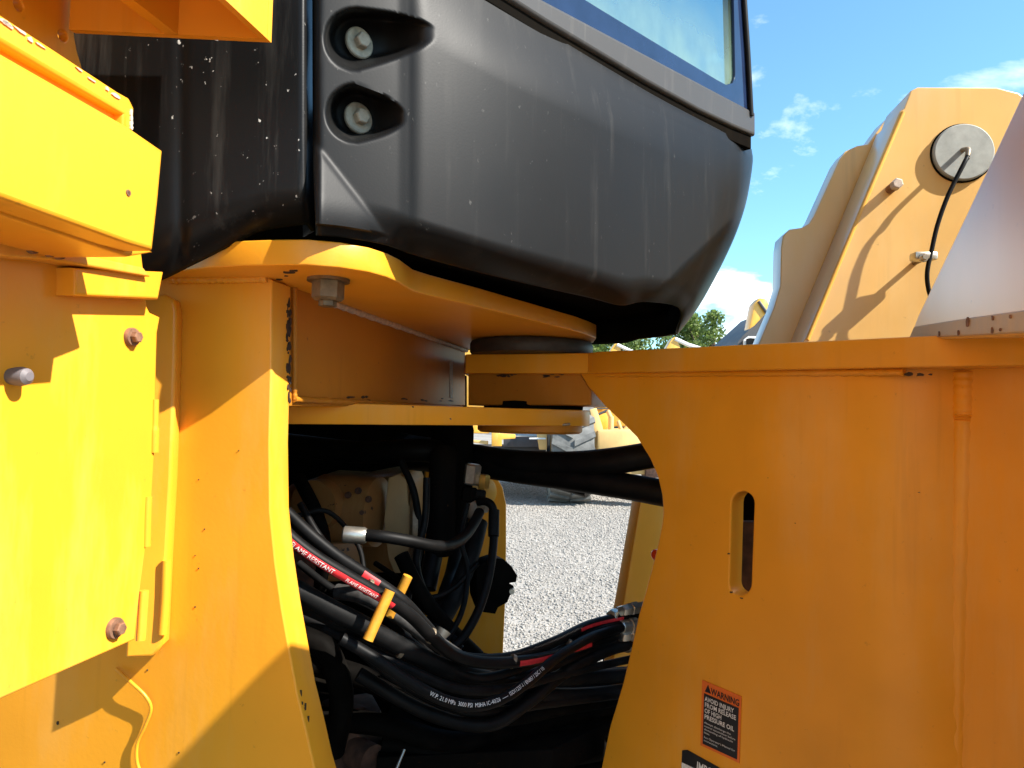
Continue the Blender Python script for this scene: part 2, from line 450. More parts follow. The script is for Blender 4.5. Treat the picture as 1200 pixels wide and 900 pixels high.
def box(name, c, size, mat, parent, rz=0.0, bevel=.004):
    bm = bmesh.new(); bmesh.ops.create_cube(bm, size=1)
    bmesh.ops.scale(bm, vec=size, verts=bm.verts)
    if bevel: bmesh.ops.bevel(bm, geom=list(bm.edges), offset=min(bevel, min(size) * .4), segments=2, affect='EDGES', profile=.5)
    me = bpy.data.meshes.new(name); bm.to_mesh(me); bm.free()
    me.transform(Matrix.Translation(c) @ Matrix.Rotation(rz, 4, 'Z'))
    return link(name, me, mat, parent)

def hexbolt(name, at, n, r_washer, r_head, h, parent, mat='bolt_grey', washer_mat=None, spin=0.0, dome=False):
    """flange-headed bolt: washer disc with a six-sided head"""
    at = Vector(at); n = Vector(n).normalized()
    w = lathe(name, [(r_washer, 0), (r_washer, .0035), (r_washer * .93, .005)], at, n, washer_mat or mat, parent, seg=28)
    e1 = n.orthogonal().normalized(); e1 = Matrix.Rotation(spin, 3, n) @ e1; e2 = n.cross(e1)
    V, Fc = [], []
    for rr, hh in ((r_head, .004), (r_head, .004 + h * .85), (r_head * .86, .004 + h)):
        for k in range(6):
            a = math.pi / 3 * k; V.append(at + n * hh + (e1 * math.cos(a) + e2 * math.sin(a)) * rr)
    for i in range(2):
        for k in range(6):
            k2 = (k + 1) % 6; Fc.append((i * 6 + k, i * 6 + k2, (i + 1) * 6 + k2, (i + 1) * 6 + k))
    Fc.append(tuple(12 + k for k in range(6)))
    me = bpy.data.meshes.new('bolt_head'); me.from_pydata(V, [], Fc); me.update()
    if name != 'washer':
        w.name = name
    hd = link('bolt_head', me, mat, parent, smooth=False)
    return w, hd

_txt = {}
def text_mesh(body, size, bold=.0):
    key = (body, size, bold)
    c = bpy.data.curves.new('txt', 'FONT'); c.body = body; c.size = size; c.offset = bold; c.resolution_u = 2
    t = bpy.data.objects.new('tmp', c); COL.objects.link(t)
    me = bpy.data.meshes.new_from_object(t)
    bpy.data.objects.remove(t); bpy.data.curves.remove(c)
    return me

def chips(name, parent, items, mat='chip', lift=.0012):
    """flakes of missing paint: thin irregular scabs; items = (point, normal, size_u, size_v)"""
    V, Fc = [], []
    for p, nrm, su, sv in items:
        nrm = Vector(nrm).normalized(); e1 = nrm.cross(Vector((0, 0, 1)))
        e1 = e1.normalized() if e1.length > .1 else Vector((1, 0, 0)); e2 = nrm.cross(e1)
        k0 = len(V); K = 8
        for k in range(K):
            a = 2 * math.pi * k / K; q = random.uniform(.55, 1.15)
            V.append(Vector(p) + nrm * lift + e1 * math.cos(a) * su * q + e2 * math.sin(a) * sv * q)
        for k in range(K):
            V.append(V[k0 + k] - nrm * (lift + .001))
        Fc.append(tuple(range(k0, k0 + K)))
        for k in range(K):
            Fc.append((k0 + k, k0 + K + k, k0 + K + (k + 1) % K, k0 + (k + 1) % K))
    me = bpy.data.meshes.new(name); me.from_pydata(V, [], Fc); me.update()
    o = link(name, me, mat, parent, smooth=False); o['kind'] = 'stuff'
    return o

def lerp_tab(tab, x):
    if x <= tab[0][0]: return tab[0][1]
    for (a, b), (c, d) in zip(tab, tab[1:]):
        if x <= c: return b + (d - b) * (x - a) / (c - a)
    return tab[-1][1]

def sstep(a, b, x):
    t = max(0.0, min(1.0, (x - a) / (b - a))); return t * t * (3 - 2 * t)

# ================================================================== GROUND
bm = bmesh.new(); bmesh.ops.create_grid(bm, x_segments=2, y_segments=2, size=1200)
me = bpy.data.meshes.new('ground'); bm.to_mesh(me); bm.free()
tag(link('ground', me, 'ground', smooth=False), kind='structure')

def scatter_stones(N):
    base = np.array([(1, 0, 0), (-1, 0, 0), (0, 1, 0), (0, -1, 0), (0, 0, 1), (0, 0, -1)], float)
    faces = np.array([(0, 2, 4), (2, 1, 4), (1, 3, 4), (3, 0, 4), (2, 0, 5), (1, 2, 5), (3, 1, 5), (0, 3, 5)])
    Y = 2.6 + (rng.random(N) ** 1.35) * 12.0
    X = -0.9 + rng.random(N) * (2.2 + .42 * Y)
    s = .0035 + .010 * rng.random(N) ** 2.6 + (Y - 2.6) * .0006
    a = rng.random(N) * 6.283
    V = np.repeat(base[None], N, 0) * (0.65 + .7 * rng.random((N, 6, 1)))
    V = V * np.stack([s * 1.25, s * (.7 + .5 * rng.random(N)), s * (.45 + .4 * rng.random(N))], 1)[:, None, :]
    ca, sa = np.cos(a)[:, None], np.sin(a)[:, None]
    x, y = V[..., 0] * ca - V[..., 1] * sa, V[..., 0] * sa + V[..., 1] * ca
    z = V[..., 2] + x * (rng.random((N, 1)) - .5) + s[:, None] * .25
    V = np.stack([x + X[:, None], y + Y[:, None], z], -1).reshape(-1, 3)
    Fc = (faces[None] + (np.arange(N) * 6)[:, None, None]).reshape(-1, 3)
    me = bpy.data.meshes.new('gravel')
    me.vertices.add(len(V)); me.vertices.foreach_set('co', V.ravel())
    me.loops.add(Fc.size); me.loops.foreach_set('vertex_index', Fc.ravel().astype(np.int32))
    me.polygons.add(len(Fc)); me.polygons.foreach_set('loop_start', np.arange(0, Fc.size, 3, dtype=np.int32))
    me.update(calc_edges=True); me.validate()
    o = link('gravel', me, 'stone', smooth=False)
    return tag(o, 'loose pale grey gravel stones covering the yard', 'gravel', kind='stuff')
scatter_stones(110000)

# ================================================================== THE LOADER
L = empty('wheel_loader', (0.1, 1.75, 0))
tag(L, 'yellow articulated wheel loader filling the foreground, steered hard over, black cab skirt', 'wheel loader')

# ------------------------------------------------------------------ cab
def coons(T, B, Lf, Rt, depth, nu, nv, wrap=None, post=None):
    """patch between four edge curves given as picture directions; depth(px,py,u,v) puts it at its distance"""
    V, Fc = [], []
    t00, t10, t01, t11 = T(0), T(1), B(0), B(1)
    for j in range(nv + 1):
        v = j / nv
        for i in range(nu + 1):
            u = i / nu
            x = []
            for k in (0, 1):
                x.append((1 - v) * T(u)[k] + v * B(u)[k] + (1 - u) * Lf(v)[k] + u * Rt(v)[k]
                         - ((1 - u) * (1 - v) * t00[k] + u * (1 - v) * t10[k] + (1 - u) * v * t01[k] + u * v * t11[k]))
            V.append(P(x[0], x[1], depth(x[0], x[1], u, v)))
        if wrap:
            last = V[-1]
            for w in wrap: V.append(last + Vector(w))
    W = nu + 1 + (len(wrap) if wrap else 0)
    for j in range(nv):
        for i in range(W - 1):
            Fc.append((j * W + i, (j + 1) * W + i, (j + 1) * W + i + 1, j * W + i + 1))
    me = bpy.data.meshes.new('patch'); me.from_pydata(V, [], Fc); me.update()
    return me

def poly(tab):
    """curve through (t, x, y) entries, t in 0..1, rounded corners by Catmull-Rom"""
    ts = [q[0] for q in tab]
    def f(t):
        t = max(0, min(1, t))
        for i in range(len(ts) - 1):
            if t <= ts[i + 1] + 1e-9:
                w = (t - ts[i]) / (ts[i + 1] - ts[i])
                p1, p2 = tab[i][1:], tab[i + 1][1:]
                p0 = tab[i - 1][1:] if i else tuple(2 * a - b for a, b in zip(p1, p2))
                p3 = tab[i + 2][1:] if i + 2 < len(ts) else tuple(2 * b - a for a, b in zip(p1, p2))
                return tuple(.5 * (2 * b + (c - a) * w + (2 * a - 5 * b + 4 * c - d) * w * w + (3 * b - a - 3 * c + d) * w ** 3)
                             for a, b, c, d in zip(p0, p1, p2, p3))
        return tab[-1][1:]
    return f

def skirt_plane(px): return 900.0 / (1476.0 - px)

def pocket(px, py, cx, cy, r, tx, ty):
    """teardrop recess: round well at (cx,cy), tail to the tip (tx,ty)"""
    if px <= cx:
        d = math.hypot(px - cx, py - cy) / r
        return .055 * (1 - sstep(.70, 1.10, d))
    t = (px - cx) / (tx - cx)
    if t > 1.05: return 0
    yc = cy + (ty - cy) * t
    w = r * math.sqrt(max(0.0, 1 - t)) if t < 1 else .01
    w = max(w, .5)
    d = abs(py - yc) / w
    return .055 * (1 - sstep(.70, 1.12, d)) * (1 - sstep(.30, 1.0, t))

def skirt_depth(px, py, u, v):
    d = skirt_plane(px)
    e = max(0, (u - .88) / .12)
    d += .13 * (1 - math.sqrt(max(0, 1 - e * e)))
    w = max(0, (v - .87) / .13); d += .09 * w * w * (1 - .5 * u) * (.15 + .85 * sstep(.1, .3, u))
    q = ((px - 770) * 95 + (py - 335) * 102) / 139
    d += max(0, q) * .0012 * sstep(0, 22, q)
    d += .0003 * max(0, 505 - px) * sstep(0, 40, 505 - px)
    d += pocket(px, py, 416, 46, 34, 512, 38) + pocket(px, py, 416, 133, 32, 476, 137)
    q2 = ((px - 386) * -95 + (py - 182) * 73) / 120.0      # raised facet at the lower inner corner
    if q2 > 0 and v < .97: d -= q2 * .0005 * sstep(0, 9, q2)
    d += .016 * math.exp(-((px - 365) / 6.0) ** 2)        # rolled edge at the seam
    d -= .03 * sstep(0, .3, v) * math.sin(math.pi * min(1, max(0, (px - 480) / 400.0))) # slight crown
    return d
sk_T = poly([(0, 366, -145), (.35, 560, -15), (.5, 640, 36), (.75, 760, 108), (.92, 850, 156), (1, 881, 175)])
sk_B = poly([(0, 370, 276), (.08, 405, 279), (.15, 450, 287), (.22, 485, 299), (.35, 555, 318), (.5, 640, 338), (.6, 690, 349),
             (.68, 727, 358), (.74, 752, 354), (.86, 785, 357), (.94, 798, 366), (1, 794, 392)])
sk_L = poly([(0, 366, -145), (.5, 366, 60), (.8, 367, 190), (1, 370, 276)])
sk_R = poly([(0, 881, 175), (.12, 882, 192), (.3, 875, 235), (.45, 864, 270), (.6, 850, 302), (.75, 833, 335), (.88, 815, 365), (1, 794, 392)])
skirt = link('cab_skirt', coons(sk_T, sk_B, sk_L, sk_R, skirt_depth, 220, 170,
             wrap=[(-.02, .05, 0), (-.10, .16, 0), (-.5, .5, 0), (-.75, .7, 0)]), 'plastic', L, angle=80)
sm = skirt.modifiers.new('thickness', 'SOLIDIFY'); sm.thickness = .006; sm.offset = -1
skirt['label'] = 'moulded black plastic corner skirt of the cab with two recessed bolts'
for (bx, by) in ((420, 51), (419, 139)):
    d = skirt_depth(bx, by, .1, .5) - .004
    nrm = VP(365, .81, 880, 1.510).n
    w, h = hexbolt('washer', P(bx, by, d), nrm, .0205, .0105, .012, skirt, 'bolt_grey', 'bolt_grey', spin=.4)

def side_depth(px, py, u, v):
    d = .845 + .00004 * (px - 60)
    e = max(0, (u - .975) / .025); d += .012 * (1 - math.sqrt(max(0, 1 - e * e)))
    w = max(0, (v - .84) / .16); d += .035 * w * w
    d += .012 * math.exp(-((px - 212) / 7.0) ** 2) * .25
    return d
sd_T = poly([(0, 40, -150), (1, 361, -150)])
sd_B = poly([(0, 40, 372), (.35, 165, 338), (.55, 230, 309), (.75, 285, 281), (.85, 312, 270), (1, 362, 263)])
sd_L = poly([(0, 40, -150), (1, 40, 372)])
sd_R = poly([(0, 361, -150), (.6, 361, 130), (1, 362, 263)])
side = link('cab_side_panel', coons(sd_T, sd_B, sd_L, sd_R, side_depth, 80, 90, wrap=[(0, .03, 0), (-.02, .06, 0)]), 'plastic_speck', L, angle=80)
sm = side.modifiers.new('thickness', 'SOLIDIFY'); sm.thickness = .006; sm.offset = -1
side['label'] = 'black cab side panel speckled with pale dirt'

# belt trim and window above the skirt, both in the skirt's plane
SKP = VP(365, .81, 880, 1.510)
def belt(x): return lerp_tab([(365, -150), (560, -22), (640, 29), (760, 101), (840, 145), (884, 163)], x)
xs = [430, 560, 640, 700, 760, 820, 860, 884]
trim_low = [(x, belt(x) - 8) for x in xs]
trim_top = [(884, 134), (630, 0), (560, -40), (430, -116)]
plate('window_trim', SKP, trim_low + trim_top, .03, 'trim', L, bevel=.006, off=.0)
plate('belt_seal', SKP, [(x, belt(x) + 9) for x in xs] + [(x, belt(x) - 12) for x in xs[::-1]], .05, 'frame_black', L, bevel=.002, off=-.008)
glass_out = [(430, -114), (560, -38), (632, 1), (879, 133), (880, 128), (873, -20), (868, -160), (430, -160)]
glass_in = [(500, -112), (600, -54), (662, -17), (707, 11), (784, 58), (842, 93), (853, 99), (861, 97), (864, 88), (862, -20), (858, -150), (500, -150)]
plate('window_border', SKP, glass_out, .006, 'border', L, holes=[glass_in], bevel=.001, off=-.004)
win = L.children[-1] if False else None
pg = [SKP.to2(*p) for p in [(490, -98), (860, 104), (872, 104), (866, -156), (490, -156)]]
# the pane's own frame: X along its lower border, Y up from it
oA, oB = SKP.hit(662, 2), SKP.hit(855, 98)
xax = (oB - oA).normalized(); zax = SKP.n; yax = zax.cross(xax)
if yax.z < 0: yax = -yax
zax = xax.cross(yax)
pm = Matrix(((xax.x, yax.x, zax.x, oA.x), (xax.y, yax.y, zax.y, oA.y), (xax.z, yax.z, zax.z, oA.z), (0, 0, 0, 1)))
loc = [pm.inverted() @ SKP.hit(*p) for p in [(490, -98), (860, 103), (871, 103), (866, -156), (490, -156)]]
me = bpy.data.meshes.new('window_pane')
off = -.011 if zax.dot(SKP.n) > 0 else .011
me.from_pydata([(p.x, p.y, off) for p in loc], [], [tuple(range(len(loc)))]); me.update()
pane = link('window_pane', me, 'pane', None, smooth=False)
setp(pane, L); pane.matrix_basis = pm
# cab pillar strip that closes the window at its front corner
tube('window_edge_seal', [SKP.hit(880, 136), SKP.hit(876, 60), SKP.hit(871, -20), SKP.hit(866, -160)], .006, 'rubber', L, n=4)
tube('cab_pillar', [SKP.hit(872, 120) - SKP.n * .03, SKP.hit(868, -40) - SKP.n * .03, SKP.hit(862, -300) - SKP.n * .03, Vector((.50, 1.50, CAM_POS.z + 1.70))], .012, 'frame_black', L, n=4)
tube('cab_pillar', [Vector((-.30, .92, CAM_POS.z + .55)), Vector((-.34, .95, CAM_POS.z + 1.70))], .04, 'frame_black', L, straight=True)
tube('cab_pillar', [Vector((-.55, 2.55, CAM_POS.z + .40)), Vector((-.50, 2.45, CAM_POS.z + 1.70))], .04, 'frame_black', L, straight=True)
tube('cab_pillar', [Vector((-1.05, 2.15, CAM_POS.z + .40)), Vector((-1.2, 2.1, CAM_POS.z + 1.70))], .04, 'frame_black', L, straight=True)
# cab floor: dark underside hung between the skirts, and the roof high above the frame
zc = CAM_POS.z
flat('cab_floor', [(-.62, 1.08), (-.2, 1.08), (.02, 1.26), (.22, 1.48), (.36, 1.66), (.42, 1.90), (.36, 2.28), (-.1, 2.62), (-1.1, 2.3), (-1.0, 1.2)], zc + .46, .225, 'frame_black', L, bevel=.02)
flat('cab_roof', [(-.55, .75), (-.2, .95), (.62, 1.80), (.45, 2.35), (-.1, 2.7), (-1.5, 2.4), (-1.6, .6)], zc + 1.75, .12, 'frame_black', L, bevel=.03)

# ------------------------------------------------------------------ rear frame: hinge plates, post, gusset
z_up = zc + .177
lobe = [(150, 330), (205, 319), (246, 314), (285, 312), (325, 311), (360, 311), (398, 314), (430, 319), (452, 325), (466, 331), (474, 336), (482, 341), (500, 346)]
up_pts = [Zh(x, y, z_up) for x, y in lobe]
up_pts += [Zh(560, 360, z_up), Zh(620, 375, z_up), Zh(672, 388, z_up), Zh(688, 393, z_up)]
endp = up_pts[-1]
up_pts += [endp + Vector((.025, .06, 0)), endp + Vector((.03, .16, 0)), endp + Vector((-.06, .30, 0)), Vector((-.2, 2.0, 0)), Vector((-.9, 1.7, 0)), Vector((-.8, 1.0, 0))]
upper = flat('upper_hinge_plate', up_pts, z_up + .032, .032, 'yellow', L, bevel=.002)
z_lo = zc + .012
lo_pts = [P(300, 480, 1.10), P(333, 480, 1.16), P(480, 480, 1.32), P(600, 480, 1.52), P(680, 480, 1.63), P(690, 480, 1.68)]
lo_pts += [Vector((.188, 1.75, 0)), Vector((.15, 1.90, 0)), Vector((-.2, 2.05, 0)), Vector((-.75, 1.9, 0)), Vector((-.6, 1.2, 0))]
lower = flat('lower_hinge_plate', lo_pts, z_lo, .037, 'yellow', L, bevel=.0025)
# bearing cap under the lower plate
PINC = Vector((.045, 1.70, 0))
lathe('bearing_cap', [(.125, 0), (.125, .014), (.118, .019)], (PINC.x, PINC.y, z_lo - .037), (0, 0, -1), 'yellow_shaded', L, seg=40)
tube('grease_pipe', [P(612, 499, 1.6), P(655, 498, 1.6), P(668, 497, 1.6)], .003, 'steel_dull', L, n=5)
# flanged bolt under the upper plate
bp = Zh(385, 327, z_up)
nut = lathe('hinge_nut', [(.0285, 0), (.0285, .004)], bp, (0, 0, -1), 'bolt_brown', upper, seg=32)
V, Fc = [], []
for rr, hh in ((.0215, .004), (.0215, .026), (.0175, .030), (.012, .030), (.012, .037), (.009, .038)):
    for k in range(6 if rr > .015 else 6):
        a = math.pi / 3 * k + .3; V.append(bp + Vector((math.cos(a) * rr, math.sin(a) * rr, -hh)))
for i in range(5):
    for k in range(6):
        k2 = (k + 1) % 6; Fc.append((i * 6 + k, (i + 1) * 6 + k, (i + 1) * 6 + k2, i * 6 + k2))
Fc.append(tuple(30 + k for k in range(6))[::-1])
me = bpy.data.meshes.new('nut_body'); me.from_pydata(V, [], Fc); me.update()
link('nut_body', me, 'bolt_brown', upper, smooth=False)

GUS = VP(337, 1.03, 545, 1.99)
gusset = plate('gusset_plate', GUS, [(337, 312), (545, 405), (545, 474), (337, 474)], .04, 'yellow_shaded', L, bevel=.003)
def under(px, dz=-.004):
    q = GUS.hit(px, 485) + GUS.n * .004; return Vector((q.x, q.y, z_up + dz))
pth = spline([under(x) for x in (372, 400, 430, 470, 505, 530, 543)], 8)
link('gusset_weld', tube_mesh(pth, [.0055 * (1 + .18 * math.sin(i * 2.1) + .1 * random.random()) for i in range(len(pth))], 10), 'scrape', gusset)
plate('gusset_edge_scrape', GUS, [(527, 423), (530, 423), (530, 466), (527, 466)], .003, 'scrape', gusset, bevel=.0005, off=.0018)

POST = VP(200, .985, 333, .955)
post_out = [(-180, 330), (120, 318), (200, 317), (300, 318), (317, 330), (316, 380), (316, 440), (314, 520), (315, 600), (321, 660), (329, 715),
            (337, 760), (347, 815), (358, 860), (368, 905), (385, 965), (-180, 965)]
post = plate('rear_frame_post', POST, post_out, .052, 'yellow_clean', L, bevel=.0025)
post['label'] = 'upright yellow frame plate with a curved sunlit edge'
# box section closing the rear frame behind the post
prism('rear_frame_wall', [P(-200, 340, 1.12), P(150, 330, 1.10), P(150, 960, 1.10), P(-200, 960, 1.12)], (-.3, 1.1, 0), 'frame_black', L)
# rusted chips along the post's inner edge
it = []
for i in range(34):
    y = random.uniform(345, 470)
    p = POST.hit(316, y); q = p - POST.n * .052
    it.append((p.lerp(q, random.uniform(.80, .99)) + Vector((.003, 0, 0)), POST.u, random.uniform(.001, .004), random.uniform(.002, .010)))
for i in range(5):
    y = random.uniform(800, 870); x = lerp_tab([(760, 337), (815, 347), (860, 358), (905, 368)], y)
    p = POST.hit(x, y); q = p - POST.n * .052
    it.append((p.lerp(q, random.uniform(.05, .2)) + Vector((.003, 0, 0)), POST.u, random.uniform(.0006, .0014), random.uniform(.002, .006)))
chips('paint_chips', post, it)
it = []
for (x, y, s) in ((313, 335, .004), (318, 337, .003), (321, 334, .006), (327, 331, .006), (339, 323, .008), (344, 321, .007), (335, 327, .003)):
    it.append((Zh(x, y - 4, z_up), (0, 0, -1), s, s * .8))
chips('paint_chips', upper, it)
it = []
for i in range(16):
    x = random.choice([random.uniform(395, 440), random.uniform(470, 535)])
    it.append((GUS.hit(x, random.uniform(465, 470)), GUS.n, random.uniform(.006, .02), random.uniform(.001, .003)))
chips('paint_chips', gusset, it)
it = [(P(x, y, d), (0, -1, 0), s, s * .8) for x, y, d, s in ((347, 474, 1.118, .003), (362, 474, 1.13, .003), (484, 477, 1.21, .002), (528, 491, 1.25, .002))]
chips('paint_chips', lower, it)
chips('speckles', post, [(POST.hit(x, y), POST.n, s, s * 1.3) for x, y, s in ((233, 666, .0011), (229, 711, .0011), (229, 651, .0008), (233, 562, .0009), (173, 785, .001), (210, 882, .0012), (123, 893, .0012), (68, 847, .0022), (280, 528, .0007), (240, 620, .0008))])
tube('cable_tie_wire', [POST.hit(140, 782) + POST.n * .006, POST.hit(160, 795) + POST.n * .012, POST.hit(176, 812) + POST.n * .010, POST.hit(181, 828) + POST.n * .007, POST.hit(174, 848) + POST.n * .006,
                        POST.hit(165, 868) + POST.n * .006, POST.hit(164, 888) + POST.n * .006, POST.hit(169, 905) + POST.n * .006, POST.hit(180, 940) + POST.n * .006], .0022, 'yellow_clean', L)
L.children[-1]['label'] = 'thin yellow wire curling out below the side box'

# ------------------------------------------------------------------ side box at the left (runs along the rear half)
BP = VP(150, .80, 0, .648)
bx_out = [(-140, 280), (162, 280), (165, 300), (168, 327), (171, 360), (175, 368), (186, 373), (183, 390), (181, 467), (180, 533), (176, 600), (168, 655), (162, 700), (157, 748), (0, 817), (-140, 880)]
sbox = plate('side_box', BP, bx_out, .02, 'yellow_clean', L, bevel=.002)
sbox['label'] = 'sunlit yellow side box panel with rusty bolts'
# recessed angle strip behind the panel's front edge
STR = VP(172, .950, 204, .955)
plate('angle_strip', STR, [(168, 350), (192, 348), (200, 353), (203, 365), (202, 420), (200, 480), (197, 560), (192, 650), (187, 755), (178, 766), (150, 768), (160, 600)], .03, 'yellow', L, bevel=.004)
tube('weld_bead', [BP.hit(182, 468), BP.hit(181.5, 500), BP.hit(181, 530)], [.004] * 11 + [.005] * 10, 'yellow_clean', sbox)
tube('weld_bead', [BP.hit(174, 582), BP.hit(173, 600), BP.hit(172, 640)], .0045, 'yellow_clean', sbox)
tube('weld_bead', [BP.hit(169, 692), BP.hit(167, 720), BP.hit(165, 750)], .0055, 'yellow_clean', sbox)
tube('weld_bead', [STR.hit(196, 656) + STR.n * .003, STR.hit(194.5, 700) + STR.n * .003, STR.hit(191.5, 742) + STR.n * .003], .0058, 'yellow_clean', L)
for (x, y, r) in ((153, 395, .0105), (133, 736, .0115)):
    w, h = hexbolt('rusty_bolt', BP.hit(x, y), BP.n, r, r * .62, .008, sbox, 'rust', 'rust', spin=.3)
lathe('rubber_stop', [(.0075, 0), (.0085, .006), (.009, .012), (.0075, .018), (.004, .021)], BP.hit(13, 441), BP.n, 'knob', sbox, seg=20)
# short rib welded to the panel under the upper block, and thin rod that bridges it
plate('stop_bar', BP, [(69, 318), (170, 322), (165, 348), (69, 343)], .03, 'yellow_clean', sbox, bevel=.003, off=.022)
plate('latch_bracket', BP, [(-140, 262), (-140, 290), (30, 303), (145, 322), (140, 316), (40, 296)], .03, 'yellow_worn', sbox, bevel=.002, off=.030)
for x, y in ((3, 291), (24, 295), (35, 298)):
    w, h = hexbolt('hinge_bolt', BP.hit(x, y) + BP.n * .031, BP.n, .006, .004, .004, sbox, 'rust', 'rust')
# upper block: deep pressed cover standing proud of the panel
BK = VP(0, .487, 177, .645)
blk = plate('step_cover', BK, [(-160, -23), (0, 68), (150, 153), (188, 179), (183, 235), (177, 288), (150, 280), (0, 225), (-160, 166)], .20, 'yellow_clean', L, bevel=.004)
blk['label'] = 'blown-out sunlit yellow cover block above the side box'
BK2 = VP(0, .52, 177, .69)
plate('cover_lip', BK2, [(-160, 178), (0, 234), (150, 287), (168, 294), (150, 297), (0, 247), (-160, 190)], .16, 'yellow', blk, bevel=.003)
w, h = hexbolt('rust_spot', BK.hit(150, 226) - BK.n * .0040, BK.n, .0028, .0022, .001, blk, 'rust', 'rust')
# recessed wall above the block and the worn rail on top
BW = VP(0, .528, 170, .70)
plate('recessed_wall', BW, [(-160, -60), (0, 38), (152, 126), (152, 175), (0, 110), (-160, 20)], .06, 'yellow_clean', L, bevel=.002)
BR = VP(0, .515, 155, .665)
rail = plate('worn_rail', BR, [(-160, -84), (0, 22), (140, 113), (151, 119), (155, 127), (154, 150), (149, 150), (149, 131), (0, 43), (-160, -52)], .022, 'yellow', L, bevel=.004)
chips('worn_edge', rail, [(BR.hit(x, 22 + (x / 140.0) * 91 + random.uniform(-1, 2.5)), BR.n, random.uniform(.002, .007), random.uniform(.0008, .0022)) for x in [random.uniform(0, 60) for _ in range(9)] + [random.uniform(60, 140) for _ in range(4)]], 'scrape')
chips('worn_edge', rail, [(BR.hit(153, y), BR.n, .0022, .004) for y in (132, 138, 144, 148)], 'scrape')
# bracket with two holes behind the rail
BH = VP(0, .70, 88, .80)
def oval(cx, cy, rx, ry, tilt=0, n=20):
    o = []
    for k in range(n):
        a = 2 * math.pi * k / n; x, y = rx * math.cos(a), ry * math.sin(a)
        o.append((cx + x * math.cos(tilt) - y * math.sin(tilt), cy + x * math.sin(tilt) + y * math.cos(tilt)))
    return o
plate('drilled_bracket', BH, [(-120, -60), (86, -60), (86, 40), (89, 58), (96, 82), (80, 100), (-120, 20)], .012, 'yellow', L,
      holes=[oval(22, 6, 6.2, 10.5, -.5), oval(74, 42, 6.2, 9.0, -.5)], bevel=.0015)
plate('bracket_backing', VP(0, .78, 88, .875), [(-120, -60), (85, -60), (85, 60), (-120, 40)], .01, 'yellow_clean', L)

# platform above: box-section step whose underside we look up into
zp = zc + .405
far = [Zh(88, 39, zp), Zh(200, 45, zp), Zh(318, 50, zp)]
ldir = Vector((math.sin(math.radians(12.8)), math.cos(math.radians(12.8)), 0))
near = [p - ldir * .55 for p in far]
ptop = .14
wdir = (far[2] - far[0]).normalized()
plat = prism('platform_end', [far[0], far[2], far[2] + Vector((0, 0, ptop)), far[0] + Vector((0, 0, ptop))], -ldir * .008, 'yellow', L)
prism('platform_side', [far[2] - ldir * .0085, near[2], near[2] + Vector((0, 0, ptop)), far[2] - ldir * .0085 + Vector((0, 0, ptop))], -wdir * .008, 'yellow_clean', L)
prism('platform_rib', [far[1] - ldir * .0085, near[1], near[1] + Vector((0, 0, ptop - .02)), far[1] - ldir * .0085 + Vector((0, 0, ptop - .02))], wdir * .014, 'yellow', L)
prism('platform_deck', [far[0] + Vector((0, 0, ptop + .001)), far[2] + Vector((0, 0, ptop + .001)), near[2] + Vector((0, 0, ptop + .001)), near[0] + Vector((0, 0, ptop + .001))], (0, 0, .01), 'yellow', L)

# ------------------------------------------------------------------ front frame
FP = VP(690, 1.60, 1200, .995)
left_edge = [(681, 437), (690, 452), (710, 475), (730, 494), (747, 511), (763, 537), (772, 558), (777, 580), (778.5, 600), (777, 615), (772, 640), (765, 667), (757, 697),
             (750, 720), (740, 765), (731, 802), (722, 832), (716, 851), (711, 875), (706, 900), (698, 935), (690, 980)]
slot = []
for k in range(13):
    a = math.pi * k / 12; slot.append((870.5 - 15.0 * math.cos(a), 590 - 16 * math.sin(a)))
for k in range(13):
    a = math.pi * k / 12; slot.append((867.5 + 14.5 * math.cos(a), 684 + 16 * math.sin(a)))
front = plate('front_frame_plate', FP, [(681, 430), (1128, 422), (1120, 700), (1116, 980)] + left_edge[::-1], .045, 'yellow_clean', L, holes=[slot], bevel=.003)
front['label'] = 'large shaded yellow front frame plate with an upright slot'
# press-bend near the weld: cut strips and roll them back
bm = bmesh.new(); bm.from_mesh(front.data)
s0 = FP.to2(985, 600)[0]; s1 = FP.to2(1120, 600)[0]
for k in range(13):
    s = s0 + (s1 - s0) * k / 12
    bmesh.ops.bisect_plane(bm, geom=list(bm.verts) + list(bm.edges) + list(bm.faces), plane_co=FP.o + FP.u * s, plane_no=FP.u)
for v in bm.verts:
    s = (v.co - FP.o).dot(FP.u)
    t = (s - s0) / (s1 - s0)
    if t > 0: v.co -= FP.n * (.055 * t * t * (1 if t < 1 else 1))
bm.to_mesh(front.data); bm.free()
front.data.shade_smooth(); front.data.set_sharp_from_angle(angle=math.radians(30))
FP2 = VP(1118, 1.106, 1290, .94)
plate('front_frame_end_plate', FP2, [(1124, 422), (1300, 422), (1300, 980), (1114, 980)], .045, 'yellow_clean', L, bevel=.003)
wb = [FP2.hit(1127, y) + FP2.n * (.000 if y > 490 else .006) for y in (436, 450, 465, 480, 489, 492, 560, 640, 720, 800, 880, 960)]
wb = [FP2.hit(lerp_tab([(436, 1127), (900, 1116)], y), y) - FP2.n * .010 for y in (436, 455, 480, 488, 491, 500, 560, 640, 720, 800, 880, 960)]
pth = spline(wb, 8)
rad = [(.0190 if i < 30 else .0178) * (1 + .05 * math.sin(i * 1.7)) for i in range(len(pth))]
link('upright_weld_bead', tube_mesh(pth, rad, 16), 'yellow_clean', L, angle=70)

